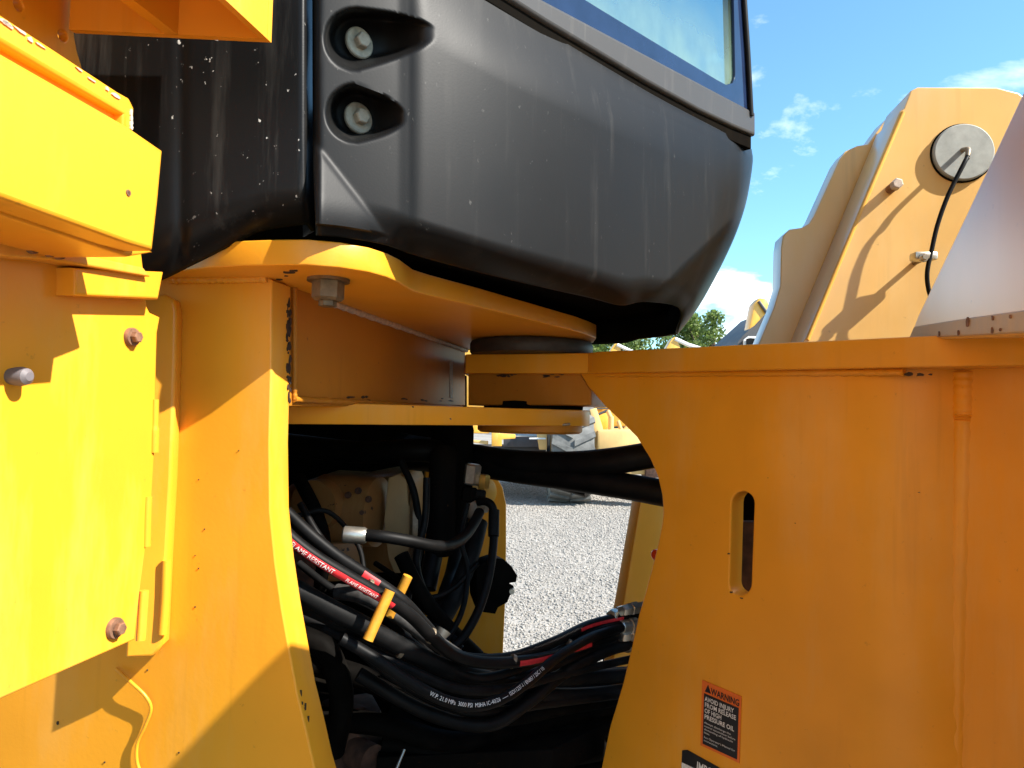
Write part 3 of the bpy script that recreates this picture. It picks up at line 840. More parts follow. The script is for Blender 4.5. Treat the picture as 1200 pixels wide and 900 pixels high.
# top flange: thick plate whose near edge we see, and the hinge boss it ends in
def fl(px, py, off=.022):
    return FP.hit(px, py) + FP.n * off
f_top = [(672, 404.5), (800, 402), (930, 399), (1060, 394), (1150, 390.5), (1190, 388), (1240, 386)]
f_bot = [(1240, 428), (1190, 430), (1150, 431), (1060, 432), (930, 434), (800, 435.5), (672, 437)]
FL = VP(690, 1.60, 1200, .995, off=.022)
boss_c = Vector((.045, 1.735, 0))
tongue = [Vector((-.105, 2.08, 0)), P(545.5, 430, 1.75), P(547, 430, 1.72), P(690, 430, 1.595)]
nose = [(p.x, p.y) for p in tongue]
eA, eB = FL.hit(702, 420), FL.hit(1240, 420)
eC, eD = eB - FL.n * .30, Vector((boss_c.x + .20, boss_c.y + .13, 0))
flange = flat('front_frame_flange', nose + [(p.x, p.y) for p in (eA, eB, eC, eD)], 0.0, .047, 'yellow_clean', L, bevel=.003)
for v in flange.data.vertices:                       # it climbs slightly towards the hinge
    w = (Vector((v.co.x, v.co.y, 0)) - Vector((eA.x, eA.y, 0))).dot(FL.u) / (eB - eA).length
    v.co.z += zc + .140 - .011 * max(-.15, w)
zb = zc
BS = VP(545, 1.735, 690, 1.612)
boss = plate('hinge_boss', BS, [(550, 436), (676, 436), (691, 459), (691, 473), (550, 473)], .26, 'yellow_shaded', L, bevel=.004)
lathe('seal_ring', [(.128, .1415), (.146, .143), (.150, .149), (.150, .168), (.146, .1745), (.12, .1765)], (boss_c.x, boss_c.y, zb), (0, 0, 1), 'seal', L, seg=56)
lathe('lower_seal', [(.12, .0125), (.125, .014), (.125, .030), (.12, .032)], (boss_c.x + .01, boss_c.y + .06, zb), (0, 0, 1), 'frame_black', L, seg=48)
lathe('hinge_pin', [(.06, -.05), (.06, .23)], (boss_c.x, boss_c.y + .13, zb), (0, 0, 1), 'steel_dull', L, seg=32)
chips('paint_chips', flange, [(FL.hit(x, y), FL.n, s, s * .6) for x, y, s in ((708, 420, .003), (715, 419, .004), (735, 435, .003), (745, 435, .004), (840, 408, .003), (770, 411, .002), (905, 404, .002))])
chips('paint_chips', front, [(FP.hit(x, y), FP.n, s, s * .5) for x, y, s in ((933, 437, .003), (1065, 438, .007), (1078, 439, .006), (1090, 439, .004), (854, 649, .0035), (1077, 577, .0015), (900, 560, .001), (932, 613, .0014))])
it = []
for i in range(18):
    x = random.choice([random.uniform(582, 612), random.uniform(638, 668)])
    it.append((BS.hit(x, random.uniform(438, 442)), BS.n, random.uniform(.004, .01), random.uniform(.0012, .003)))
chips('paint_chips', boss, it)
def weld(name, pts, r, mat, parent, amp=.22):
    pth = spline(pts, 14)
    link(name, tube_mesh(pth, [r * (1 + amp * math.sin(i * 1.9) * random.random() + random.uniform(-.08, .08)) for i in range(len(pth))], 9), mat, parent, angle=75)
weld('flange_weld', [FP.hit(x, y) + FP.n * .001 for x, y in ((700, 439), (760, 438.5), (850, 437.5), (930, 437), (1000, 436.5), (1060, 436))], .006, 'yellow_clean', front)
weld('plate_weld', [Vector((p.x, p.y, z_up - .001)) for p in [POST.hit(x, 330) + POST.n * .002 for x in (200, 230, 260, 290, 314)]], .006, 'yellow_clean', post)
weld('plate_weld', [Vector((q.x, q.y, z_lo + .002)) for q in [GUS.hit(x, 470) + GUS.n * .003 for x in (342, 380, 420, 460, 500, 540)]], .005, 'yellow_shaded', gusset)
weld('plate_weld', [GUS.hit(343, y) + GUS.n * .003 for y in (330, 360, 400, 440, 468)], .004, 'yellow_shaded', gusset)
# slot burrs
chips('slot_burr', front, [(FP.hit(869, 701), FP.n, .005, .0015), (FP.hit(857, 694), FP.n, .003, .002)])
# dark stiffener seen through the slot
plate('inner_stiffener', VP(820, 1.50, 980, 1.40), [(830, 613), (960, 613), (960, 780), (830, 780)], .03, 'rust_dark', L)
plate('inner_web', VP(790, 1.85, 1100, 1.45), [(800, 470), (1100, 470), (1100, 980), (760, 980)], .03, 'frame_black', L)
# red lamp behind the edge
lathe('side_reflector', [(.012, 0), (.012, .006), (.009, .009)], P(770, 650, 1.56), (-.7, -.6, 0), 'decal_red', L, seg=20)

# warning decals on the front plate
def on_fp(px, py, off): return FP.hit(px, py) + FP.n * off
def decal(name, quad, off, mat, parent):
    V = [on_fp(*q, off) for q in quad] + [on_fp(*q, off - .0012) for q in quad]
    n = len(quad)
    Fc = [tuple(range(n))] + [(i, (i + 1) % n, n + (i + 1) % n, n + i) for i in range(n)]
    me = bpy.data.meshes.new(name); me.from_pydata(V, [], Fc); me.update()
    return link(name, me, mat, parent, smooth=False)
def quad_text(name, body, quad, off, mat, parent, bold=0.0, fit=None):
    """text stretched to the box TL,TR,BR,BL (fit = share of the width it fills)"""
    me = text_mesh(body, 1.0, bold)
    co = np.array([v.co[:2] for v in me.vertices]); mn, mx = co.min(0), co.max(0)
    lo = min(0.0, mn[1]); asp = .72
    TL, TR, BR, BL = [on_fp(*q, off) for q in quad]
    w = mx[0] if fit is None else mx[0] / fit
    for v in me.vertices:
        a = v.co.x / w; b = v.co.y / asp
        p = BL.lerp(BR, a).lerp(TL.lerp(TR, a), b); v.co = p
    return link(name, me, mat, parent, smooth=False)
D1 = [(823.5, 796.5), (869.5, 816.0), (867.0, 894.0), (821.5, 873.0)]
dec = decal('warning_decal', D1, .0022, 'decal_orange', front)
dec['label'] = 'orange and black WARNING decal about high pressure oil'
def D(a, b):      # share across, share down the decal
    t = (D1[0][0] + (D1[1][0] - D1[0][0]) * a, D1[0][1] + (D1[1][1] - D1[0][1]) * a)
    q = (D1[3][0] + (D1[2][0] - D1[3][0]) * a, D1[3][1] + (D1[2][1] - D1[3][1]) * a)
    return (t[0] + (q[0] - t[0]) * b, t[1] + (q[1] - t[1]) * b)
def drow(a0, a1, b0, b1): return [D(a0, b0), D(a1, b0), D(a1, b1), D(a0, b1)]
decal('decal_field', drow(.065, .945, .185, .955), .0034, 'decal_black', front)
quad_text('decal_heading', 'WARNING', drow(.24, .96, .055, .155), .0036, 'decal_black', front, .02)
decal('decal_triangle', [D(.16, .035), D(.235, .15), D(.085, .15)], .0036, 'decal_black', front)
for s, b0, b1, w in (('AVOID INJURY', .215, .285, .74), ('FROM RELEASE', .305, .375, .80), ('OF HIGH', .395, .465, .43), ('PRESSURE OIL', .485, .555, .76)):
    quad_text('decal_line', s, drow(.10, .10 + w, b0, b1), .0046, 'white_print', front, .02)
for s, b0, w in (('Always discharge the', .60, .68), ('control accumulator before', .65, .80), ('dismantling of hydraulic', .70, .74), ('lines.', .75, .15), ("See Operator's Manual for", .82, .80), ('instructions.', .87, .36)):
    quad_text('decal_fine_print', s, drow(.10, .10 + w, b0, b0 + .03), .0046, 'white_print', front)
D2 = [(800, 879), (806, 878.5), (870, 914), (868, 990), (797, 958)]
dec2 = decal('important_decal', D2, .0022, 'decal_black', front)
quad_text('decal_heading', 'IMPORTANT', [(818, 891), (864, 913.5), (864, 924), (817, 902)], .0036, 'white_print', front, .02)
decal('decal_white_field', [(800, 893), (812, 898.5), (866, 928), (864, 980), (799, 950)], .0034, 'white_print', front)

# ------------------------------------------------------------------ lift tower on the front half
TW = VP(940, 1.66, 1190, 1.60)
tower_out = [(925, 425), (946, 396), (1056, 131), (1061, 128), (1069, 107), (1076, 103.5), (1168, 104), (1193, 110), (1300, 190), (1300, 425)]
tower = plate('lift_tower', TW, tower_out, .15, 'yellow_gloss', L, bevel=.003)
tower['label'] = 'sunlit yellow lift arm tower plate with grey pin cap'
# rear rib of the tower with the stepped outline, set farther back
TB = VP(900, 1.66, 1060, 1.64, off=-.155)
plate('tower_rib', TB, [(880, 425), (893, 398), (908, 362), (916, 335), (917, 290), (919, 277), (926, 270), (940, 268), (949, 263), (955, 254), (985, 188), (992, 178), (1005, 172), (1018, 170), (1040, 140), (1055, 132), (1080, 200), (1000, 425)], .07, 'yellow_gloss', L, bevel=.003)
tube('tower_edge_highlight', [TW.hit(946, 398) + TW.n * .001, TW.hit(1000, 268) + TW.n * .001, TW.hit(1058, 132) + TW.n * .001], .005, 'yellow_far', tower, n=6)  # thin bead laid along the edge to draw its bright highlight
pc = TW.hit(1127, 180)
lathe('pin_cap', [(.0655, 0), (.0655, .010), (.0625, .013), (.0, .0135)], pc, TW.n, 'pinplate', tower, seg=48, caps=False)
lathe('pin_cap_ring', [(.069, 0), (.069, .003)], pc, TW.n, 'frame_black', tower, seg=48)
tube('grease_fitting', [TW.hit(1125, 178) + TW.n * .012, TW.hit(1123, 184) + TW.n * .045, TW.hit(1119, 196) + TW.n * .055], .0055, 'steel_dull', tower, n=5)
tube('grease_hose', [TW.hit(1120, 193) + TW.n * .055, TW.hit(1113, 205) + TW.n * .06, TW.hit(1097, 238) + TW.n * .058, TW.hit(1086, 270) + TW.n * .055, TW.hit(1079, 300) + TW.n * .055,
                     TW.hit(1074, 325) + TW.n * .055, TW.hit(1077, 345) + TW.n * .05, TW.hit(1084, 362) + TW.n * .05, TW.hit(1100, 395) + TW.n * .05], .0048, 'rubber', tower)
cl = box('hose_clamp', TW.hit(1072, 306) + TW.n * .045, (.05, .03, .018), 'steel', tower, rz=-.03)
w, h = hexbolt('clamp_bolt', TW.hit(1068, 309) + TW.n * .06, TW.n, .010, .007, .01, tower, 'steel', 'steel')
tube('clamp_stud', [TW.hit(1072, 308), TW.hit(1072, 308) + TW.n * .05], .006, 'steel_dull', tower, straight=True)
tube('lug_bolt', [TW.hit(1043, 222), TW.hit(1043, 222) + TW.n * .040], .0105, 'rust', tower, straight=True)
lathe('lug_bolt_head', [(.013, .03), (.013, .044), (.010, .047)], TW.hit(1043, 222), TW.n, 'scrape', tower, seg=6)

# near arm plate at the right, almost edge-on to us
AP = VP(1070, 1.20, 1200, .76)
arm = plate('lift_arm', AP, [(1066, 399), (1076, 372), (1133, 253), (1203, 103), (1304, -117), (1311, -124), (1321, -127), (1346, -126), (1420, -110), (1600, -60), (1600, 372), (1200, 388.6), (1068, 396)], .10, 'yellow_gloss', L, bevel=.004)
arm['label'] = 'near lift arm plate at the right edge, pale with reflected sky'
arm_strip = plate('arm_worn_strip', AP, [(1069, 395.5), (1074, 384), (1140, 374), (1200, 366), (1600, 312), (1600, 371), (1200, 388)], .012, 'dusty_strip', arm, bevel=.002, off=.004)
chips('rust_spots', arm, [(AP.hit(x, y) + AP.n * .0045, AP.n, s, s * 1.4) for x, y, s in ((1139, 376, .006), (1169, 373, .003), (1128, 390, .003), (1190, 371, .002), (1105, 391, .003), (1168, 388, .003), (1178, 386, .002))], 'rust')

def skirt_pt(px, py): return P(px, py, skirt_plane(px))
bA, bB = skirt_pt(768, 338) + SUN_DIR * 1.0, skirt_pt(874, 238) + SUN_DIR * 1.0
bdir = (bB - bA)
prism('skirt_shadow_plate', [bA - bdir * .15, bB + bdir * .5, bB + bdir * .5 + Vector((.05, .0, -.9)), bA + Vector((0, 0, -.75))], (.05, -.02, 0), 'yellow_gloss', L, bevel=.006)  # added unseen plate, shaped to throw a shadow on the skirt's lower corner

# ------------------------------------------------------------------ inside the joint: hoses, valves, transmission
def H(name, pts, r, mat='rubber', n=8, seg=12, label=None):
    o = tube(name, [P(*p) for p in pts], r, mat, L, n=n, seg=seg)
    if label: o['label'] = label
    return o, spline([P(*p) for p in pts], 24)

def hose_band(path, r, f0, f1, mat, parent, name, a0=-.9, a1=.9, lift=.0007, face=None):
    """printed band on the viewer's side of a hose between two shares of its length"""
    ls = [0.0]
    for a, b in zip(path, path[1:]): ls.append(ls[-1] + (b - a).length)
    def at(s):
        for i in range(len(ls) - 1):
            if s <= ls[i + 1]:
                w = (s - ls[i]) / max(1e-9, ls[i + 1] - ls[i])
                return path[i].lerp(path[i + 1], w), (path[i + 1] - path[i]).normalized()
        return path[-1], (path[-1] - path[-2]).normalized()
    def wrap(s, ang):
        p, t = at(s)
        e1 = (face or (CAM_POS - p)); e1 = (e1 - t * e1.dot(t)).normalized(); e2 = e1.cross(t)
        if e2.z < 0: e2 = -e2
        return p + (e1 * math.cos(ang) + e2 * math.sin(ang)) * (r + lift)
    if mat is None: return wrap, ls[-1]
    V, Fc = [], []; N, K = 30, 8
    for i in range(N + 1):
        for k in range(K + 1):
            V.append(wrap((f0 + (f1 - f0) * i / N) * ls[-1], a0 + (a1 - a0) * k / K))
    for i in range(N):
        for k in range(K):
            q = i * (K + 1) + k; Fc.append((q, q + 1, q + K + 2, q + K + 1))
    me = bpy.data.meshes.new(name); me.from_pydata(V, [], Fc); me.update()
    return link(name, me, mat, parent)

def hose_text(path, r, body, f0, size, parent, ang0=0.0, mat='white_print', lift=.0014):
    wrap, tot = hose_band(path, r, 0, 0, None, None, '', lift=lift)
    me = text_mesh(body, size, .0)
    for v in me.vertices:
        v.co = wrap(f0 * tot + v.co.x, ang0 + (v.co.y - size * .35) / r)
    return link('hose_print', me, mat, parent, smooth=False)

# big main hoses across the opening
o, _ = H('main_hose', [(480, 522, 2.05), (545, 532, 1.9), (600, 541, 1.8), (660, 544, 1.72), (710, 541, 1.66), (765, 533, 1.62), (830, 520, 1.6)], .031)
o['label'] = 'upper of the two thick black main hoses'
o, _ = H('main_hose', [(480, 538, 2.0), (560, 546, 1.86), (620, 554, 1.78), (680, 562, 1.70), (740, 571, 1.64), (790, 580, 1.6), (850, 590, 1.6)], .031)
o['label'] = 'lower of the two thick black main hoses'
H('main_hose', [(470, 518, 2.2), (540, 534, 2.1), (600, 546, 2.0), (640, 556, 1.9), (690, 570, 1.85)], .03)
H('main_hose', [(330, 520, 1.9), (420, 530, 1.85), (500, 528, 1.8), (560, 540, 1.9)], .030)

HR = .0125
h1, p1 = H('printed_hose', [(318, 606, 1.10), (345, 634, 1.10), (375, 656, 1.11), (410, 677, 1.13), (450, 700, 1.16), (482, 722, 1.2), (512, 752, 1.24), (540, 771, 1.28), (580, 777, 1.33), (630, 772, 1.4), (680, 757, 1.5), (722, 744, 1.6), (752, 738, 1.66)], .0108, label='hose with red FLAME RESISTANT print, curling across the opening')
hose_band(p1, .0108, .02, .245, 'red_print', h1, 'red_band', -1.0, .05)
hose_text(p1, .0108, 'FLAME RESISTANT', .05, .0095, h1, -.42)
hose_text(p1, .0108, 'FLAME RESISTANT', .150, .0075, h1, -.45)
hose_band(p1, .0108, .58, .80, 'red_print', h1, 'red_band', -.8, .1)
h2, p2 = H('printed_hose', [(335, 600, 1.15), (365, 628, 1.15), (395, 652, 1.16), (430, 675, 1.18), (470, 703, 1.2), (500, 735, 1.24), (520, 758, 1.27), (550, 772, 1.31), (600, 770, 1.38), (650, 752, 1.46), (695, 731, 1.56), (750, 719, 1.66)], .0108, label='hose running above the red-printed hose')
hose_band(p2, .0108, .165, .20, 'red_print', h2, 'red_band', -.6, .5)
hose_band(p2, .0108, .78, .93, 'red_print', h2, 'red_band', -.6, .0)
h5, p5 = H('printed_hose', [(400, 748, 1.15), (440, 772, 1.16), (470, 792, 1.17), (495, 808, 1.18), (525, 822, 1.2), (558, 827, 1.23), (590, 818, 1.27), (620, 798, 1.33), (650, 773, 1.4), (690, 748, 1.5), (730, 735, 1.6), (760, 728, 1.66)], .0098, label='black hose with white lettering sagging lowest in front')
hose_text(p5, .0098, 'W.P. 21.0 MPa  3000 PSI  MSHA IC-40/26  -----  ISO11237-1 / EN857 / 2SC / 10', .20, .0085, h5, .1)
h6, p6 = H('printed_hose', [(420, 790, 1.3), (500, 835, 1.32), (570, 850, 1.36), (620, 822, 1.42), (655, 793, 1.48), (690, 772, 1.54), (725, 758, 1.6), (765, 750, 1.66)], .013, label='black hose lowest of the four at the right fittings')
H('printed_hose', [(540, 800, 1.36), (590, 797, 1.4), (640, 784, 1.46), (685, 764, 1.54), (730, 750, 1.62), (760, 745, 1.66)], .0095, label='black hose between the lettered hose and the lowest one')
h3, p3 = H('pressure_hose', [(425, 627, 1.34), (450, 629, 1.34), (480, 634, 1.36), (510, 640, 1.4), (530, 638, 1.46), (545, 628, 1.52), (556, 612, 1.58), (562, 600, 1.62)], .0115, label='hose bent from the valve to the pump fitting')
lathe('ferrule', [(.0125, 0), (.0155, .003), (.0155, .040), (.013, .044)], P(402, 626, 1.34), P(432, 628, 1.34) - P(402, 626, 1.34), 'steel', h3, seg=20)
h4, p4 = H('sleeved_hose', [(318, 680, 1.12), (345, 690, 1.13), (385, 712, 1.15), (430, 735, 1.18), (475, 760, 1.22), (520, 782, 1.28), (560, 793, 1.34), (605, 800, 1.42), (660, 795, 1.52), (760, 790, 1.66)], .0155, 'rubber_matt', label='thick dusty sleeved hose')
H('sleeved_hose', [(318, 700, 1.16), (350, 705, 1.17), (400, 728, 1.2), (450, 760, 1.26), (520, 800, 1.34), (590, 812, 1.42), (680, 815, 1.55), (770, 805, 1.66)], .016, 'rubber_matt')
H('sleeved_hose', [(395, 693, 1.32), (430, 700, 1.3), (470, 724, 1.3), (510, 752, 1.33), (560, 785, 1.4)], .014, 'rubber_grey')
h7, p7 = H('thin_hose', [(560, 588, 1.66), (570, 588, 1.65), (577, 594, 1.64), (579, 610, 1.63), (578, 640, 1.6), (573, 675, 1.56), (562, 712, 1.52), (546, 742, 1.48), (528, 762, 1.45)], .0095, label='thin hose dropping from the elbow fitting')
lathe('ferrule', [(.0125, 0), (.0125, .06)], P(579, 598, 1.635), P(578, 640, 1.6) - P(579, 598, 1.635), 'rubber_matt', h7, seg=16)
H('valve_hose', [(562, 612, 1.68), (555, 640, 1.64), (545, 670, 1.6), (530, 705, 1.56), (512, 735, 1.5), (500, 760, 1.45)], .020, 'rubber_matt')
H('valve_hose', [(536, 640, 1.75), (530, 670, 1.7), (524, 690, 1.62), (515, 715, 1.55), (505, 735, 1.5), (490, 780, 1.5)], .017, 'rubber_matt')
# silver tapered hose end (sunlit) near the middle
H('valve_hose', [(515, 560, 1.75), (516, 600, 1.74), (510, 640, 1.7), (500, 690, 1.65)], .022, 'rubber')
# deep background hoses that fill the pit
fills = [
 [(300, 745, 1.3), (370, 752, 1.3), (395, 790, 1.3), (400, 830, 1.32), (390, 880, 1.35)],
 [(340, 770, 1.5), (440, 800, 1.5), (540, 850, 1.55), (640, 860, 1.6), (780, 840, 1.7)],
 [(360, 840, 1.45), (450, 850, 1.45), (540, 870, 1.5), (640, 845, 1.6), (760, 815, 1.68)],
 [(420, 730, 1.6), (500, 800, 1.6), (580, 840, 1.65), (680, 830, 1.7), (780, 800, 1.75)],
 [(450, 870, 1.5), (540, 885, 1.5), (640, 885, 1.6), (740, 870, 1.7)],
 [(420, 860, 1.6), (520, 900, 1.6), (640, 910, 1.65), (760, 900, 1.75)],
 [(350, 560, 1.5), (370, 600, 1.45), (380, 640, 1.45), (375, 690, 1.5)],
 [(470, 650, 1.5), (490, 690, 1.48), (520, 730, 1.5), (560, 770, 1.55)],
 [(440, 800, 1.35), (520, 842, 1.4), (600, 842, 1.46), (670, 828, 1.55), (760, 815, 1.66)],
]
for i, f in enumerate(fills):
    H('return_hose', f, (.022, .024, .022, .02, .028, .028, .014, .016, .014)[i], 'rubber_dark')
H('return_hose', [(560, 800, 1.7), (600, 795, 1.7), (640, 788, 1.72), (690, 792, 1.75), (770, 790, 1.8)], .02, 'rubber_matt')
H('blue_hose', [(600, 815, 1.5), (622, 822, 1.5), (645, 834, 1.52)], .008, 'blue')
wires = [
 [(470, 745, 1.25), (510, 775, 1.27), (560, 795, 1.32), (610, 783, 1.4), (660, 760, 1.48), (705, 738, 1.56), (750, 730, 1.64)],
 [(380, 735, 1.2), (430, 760, 1.2), (480, 785, 1.22), (540, 808, 1.27), (600, 806, 1.36), (660, 790, 1.48), (750, 770, 1.64)],
 [(352, 590, 1.3), (372, 625, 1.28), (400, 660, 1.28), (438, 690, 1.3), (470, 720, 1.33), (500, 765, 1.38)],
 [(345, 605, 1.4), (385, 600, 1.42), (420, 640, 1.45), (432, 690, 1.42), (470, 735, 1.4)],
 [(500, 560, 1.6), (498, 610, 1.58), (488, 660, 1.55), (505, 710, 1.5), (540, 760, 1.5)],
 [(548, 590, 1.62), (540, 630, 1.6), (548, 670, 1.58), (540, 720, 1.52), (510, 770, 1.46)],
 [(345, 720, 1.25), (400, 745, 1.25), (450, 785, 1.28), (500, 815, 1.3), (560, 835, 1.36), (640, 825, 1.48), (740, 812, 1.62)],
 [(350, 660, 1.35), (390, 690, 1.33), (440, 715, 1.34), (490, 755, 1.38), (540, 790, 1.44), (600, 790, 1.5)],
 [(440, 660, 1.6), (470, 680, 1.55), (500, 700, 1.52), (530, 690, 1.55), (560, 660, 1.6)],
 [(470, 540, 1.7), (486, 580, 1.68), (492, 640, 1.66), (480, 690, 1.6), (470, 740, 1.55)],
]
for i, wv in enumerate(wires):
    H('small_hose', wv, (.0095, .0085, .0065, .005, .008, .006, .009, .007, .006, .0085)[i], ('rubber', 'rubber_matt')[i % 2])
for x, y, dd in ((432, 688, 1.165), (505, 745, 1.235), (470, 762, 1.215), (665, 756, 1.48), (600, 775, 1.36)):
    lathe('hose_clip', [(.0125, -.004), (.0135, -.003), (.0135, .003), (.0125, .004)], P(x, y, dd), Vector((.75, .25, -.4)), 'steel_dull', L, seg=18)
tube('bright_fitting', [P(520, 738, 1.42), P(512, 752, 1.41)], [.016, .009], 'steel', L, straight=True, seg=14)
for x, y in ((487, 762), (492, 772), (500, 777)):
    box('zinc_lug', P(x, y, 1.42), (.014, .012, .012), 'steel', L, rz=.5, bevel=.002)
# fittings at the right where the hoses enter the front frame
for i, (x0, y0, x1, y1, r) in enumerate(((728, 716, 760, 709, .013), (726, 735, 760, 731, .016), (726, 745, 760, 742, .015), (722, 758, 760, 752, .014), (716, 722, 732, 718, .0145))):
    a, b = P(x0, y0, 1.60), P(x1, y1, 1.66)
    lathe('hose_fitting', [(r * .85, 0), (r, .003), (r, .03), (r * 1.15, .031), (r * 1.15, .05), (r * .9, .052), (r * .9, .08)], a, b - a, 'steel', L, seg=12 if i % 2 else 6)
# yellow restraint rods
for a, b in (((457, 692, 1.14), (431, 750, 1.12)), ((478, 675, 1.24), (456, 722, 1.24))):
    tube('restraint_rod', [P(*a), P(*b)], .0085, 'rod_yellow', L, straight=True, seg=16)
# transmission and pump
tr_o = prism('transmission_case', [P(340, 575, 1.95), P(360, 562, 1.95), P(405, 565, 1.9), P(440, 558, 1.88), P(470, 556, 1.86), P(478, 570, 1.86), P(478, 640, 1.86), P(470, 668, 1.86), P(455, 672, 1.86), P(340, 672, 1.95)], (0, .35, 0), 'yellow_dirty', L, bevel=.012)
tr_o['label'] = 'grimy yellow transmission housing deep in the joint'
prism('pump_flange', [P(455, 560, 1.72), P(468, 555, 1.72), P(477, 562, 1.72), P(479, 592, 1.72), P(486, 598, 1.72), P(488, 630, 1.72), P(484, 650, 1.72), P(470, 672, 1.72), P(462, 672, 1.72), P(455, 655, 1.72), P(450, 610, 1.72)], (.0, .06, 0), 'tan_cast', L, bevel=.004)
lathe('pump_body', [(.05, 0), (.085, .01), (.085, .16), (.06, .17), (.06, .24)], P(448, 600, 1.75), (-1, .25, 0), 'yellow_dirty', L, seg=24)
lathe('pump_cover', [(.03, 0), (.06, .006), (.06, .05)], P(380, 590, 1.72), (-.3, -1, 0), 'yellow_dirty', L, seg=20)
lathe('pump_ring', [(.075, 0), (.085, .004), (.085, .016), (.075, .02)], P(479, 617, 1.74), (1, .2, 0), 'steel_dull', L, seg=28)
for x, y in ((420, 575), (432, 585), (425, 600), (408, 580), (372, 620), (362, 640), (395, 655), (372, 660)):
    w, h = hexbolt('case_bolt', P(x, y, 1.68), (0, -1, 0), .008, .006, .009, L, 'rust_dark', 'rust_dark')
box('valve_block', P(400, 655, 1.75), (.10, .08, .09), 'yellow_dirty', L, rz=.2)
box('valve_block', P(352, 665, 1.70), (.10, .08, .10), 'rust_dark', L, rz=.1)
lathe('oil_filter', [(.04, 0), (.055, .01), (.055, .30), (.05, .32)], P(527, 640, 1.85), (0, 0, 1), 'frame_black', L, seg=28)
lathe('accumulator', [(.03, 0), (.034, .01), (.034, .24), (.02, .26)], P(515, 650, 1.70), (.02, 0, 1), 'frame_black', L, seg=24)
# silver and gold fittings by the far frame
for x, y, r, h_, m_ in ((552, 560, .020, .045, 'steel'), (566, 565, .014, .03, 'brass'), (555, 600, .017, .04, 'steel'), (557, 612, .020, .02, 'brass'), (566, 592, .013, .03, 'steel'), (549, 580, .020, .03, 'frame_black'), (562, 578, .014, .02, 'rubber')):
    lathe('pipe_fitting', [(r * .8, 0), (r, .004), (r, h_), (r * .8, h_ + .004)], P(x, y + 8, 1.68), (.1, 0, 1), m_, L, seg=6)
# black valve bracket against the gravel
plate('valve_bracket', VP(560, 1.62, 610, 1.66), [(560, 668), (568, 660), (580, 656), (590, 657), (599, 665), (605, 675), (604, 681), (597, 682), (595, 686), (601, 688), (602, 694), (597, 697), (594, 705), (583, 711), (580, 718), (566, 716), (560, 700)], .05, 'rubber_dark', L, bevel=.003)
lathe('bracket_bolt', [(.006, 0), (.006, .012)], P(600, 692, 1.63), (0, -1, 0), 'steel', L, seg=12)
# rear frame far side: rounded yellow cheek plate, dark interior walls and belly
FC = VP(540, 2.25, 592, 2.28)
cheek = plate('far_cheek_plate', FC, [(500, 552), (562, 552), (572, 554), (581, 560), (588, 572), (592, 592), (592, 640), (591, 700), (588, 770), (586, 960), (500, 960)], .05, 'yellow_clean', L, bevel=.004)
cheek['label'] = 'far yellow cheek plate with rounded top beside the gravel'
box('cheek_ledge', P(552, 672, 2.15), (.04, .10, .02), 'yellow', L)
lathe('cheek_boss', [(.05, 0), (.05, .03), (.04, .034)], FC.hit(562, 575), FC.n, 'yellow_far', cheek, seg=24)
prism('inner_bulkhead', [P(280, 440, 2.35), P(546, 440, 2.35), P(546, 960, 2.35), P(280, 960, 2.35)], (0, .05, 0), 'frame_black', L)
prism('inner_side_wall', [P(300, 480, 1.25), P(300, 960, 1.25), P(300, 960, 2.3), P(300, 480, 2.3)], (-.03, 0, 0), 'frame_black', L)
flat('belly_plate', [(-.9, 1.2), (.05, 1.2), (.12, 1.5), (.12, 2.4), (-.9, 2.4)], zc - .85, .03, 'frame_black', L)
# driveline below: flange, shaft, lower hinge
lathe('drive_flange', [(.03, -.06), (.03, 0), (.085, 0), (.085, .03), (.05, .035), (.05, .2)], P(415, 880, 1.5), (-.6, .5, 0), 'rust_dark', L, seg=28)
box('driveline_guard', P(410, 868, 1.55), (.12, .12, .16), 'rust_dark', L, rz=.4, bevel=.02)
lathe('lower_hinge_boss', [(.14, 0), (.15, .01), (.15, .16), (.14, .17)], P(625, 905, 1.78) + Vector((0, 0, -.05)), (0, 0, 1), 'frame_black', L, seg=40)
flat('lower_frame_tongue', [(-.25, 1.45), (.1, 1.5), (.22, 1.62), (.30, 1.9), (-.3, 2.2)], zc - .69, .06, 'frame_black', L)
tube('drive_shaft', [P(420, 880, 1.7), P(560, 860, 1.78), P(700, 850, 1.8), P(800, 845, 1.85)], .05, 'frame_black', L, n=3, seg=20)
tube('steel_pipe', [P(463, 905, 1.4), P(474, 878, 1.42)], .003, 'steel', L, straight=True)
# far front-frame cheek on the other side of the joint
FF = VP(728, 2.05, 790, 2.16)
plate('far_front_cheek', FF, [(752, 588), (800, 588), (800, 960), (690, 960), (722, 760), (733, 700)], .04, 'yellow_clean', L, bevel=.004)
prism('far_front_cheek_edge', [P(752, 586, 2.13), P(733, 700, 2.13), P(722, 765, 2.13), P(690, 960, 2.13), P(670, 960, 2.22), P(708, 765, 2.22), P(722, 700, 2.22), P(741, 586, 2.22)], (.02, .02, 0), 'rust_dark', L)
# dark bits above the upper hinge plate, under the skirt
H('cab_hose', [(560, 318, 1.75), (600, 332, 1.72), (640, 345, 1.70), (668, 352, 1.72), (690, 352, 1.8)], .03, 'rubber')
tube('orange_tag', [P(672, 345, 1.66), P(674, 356, 1.66), P(671, 362, 1.66)], .004, 'decal_orange', L, n=3)
tube('cable_tie', [P(686, 350, 1.66), P(688, 362, 1.66)], .003, 'scrape', L, straight=True)
box('cab_mount', P(585, 342, 1.75), (.10, .10, .05), 'frame_black', L, rz=.3)

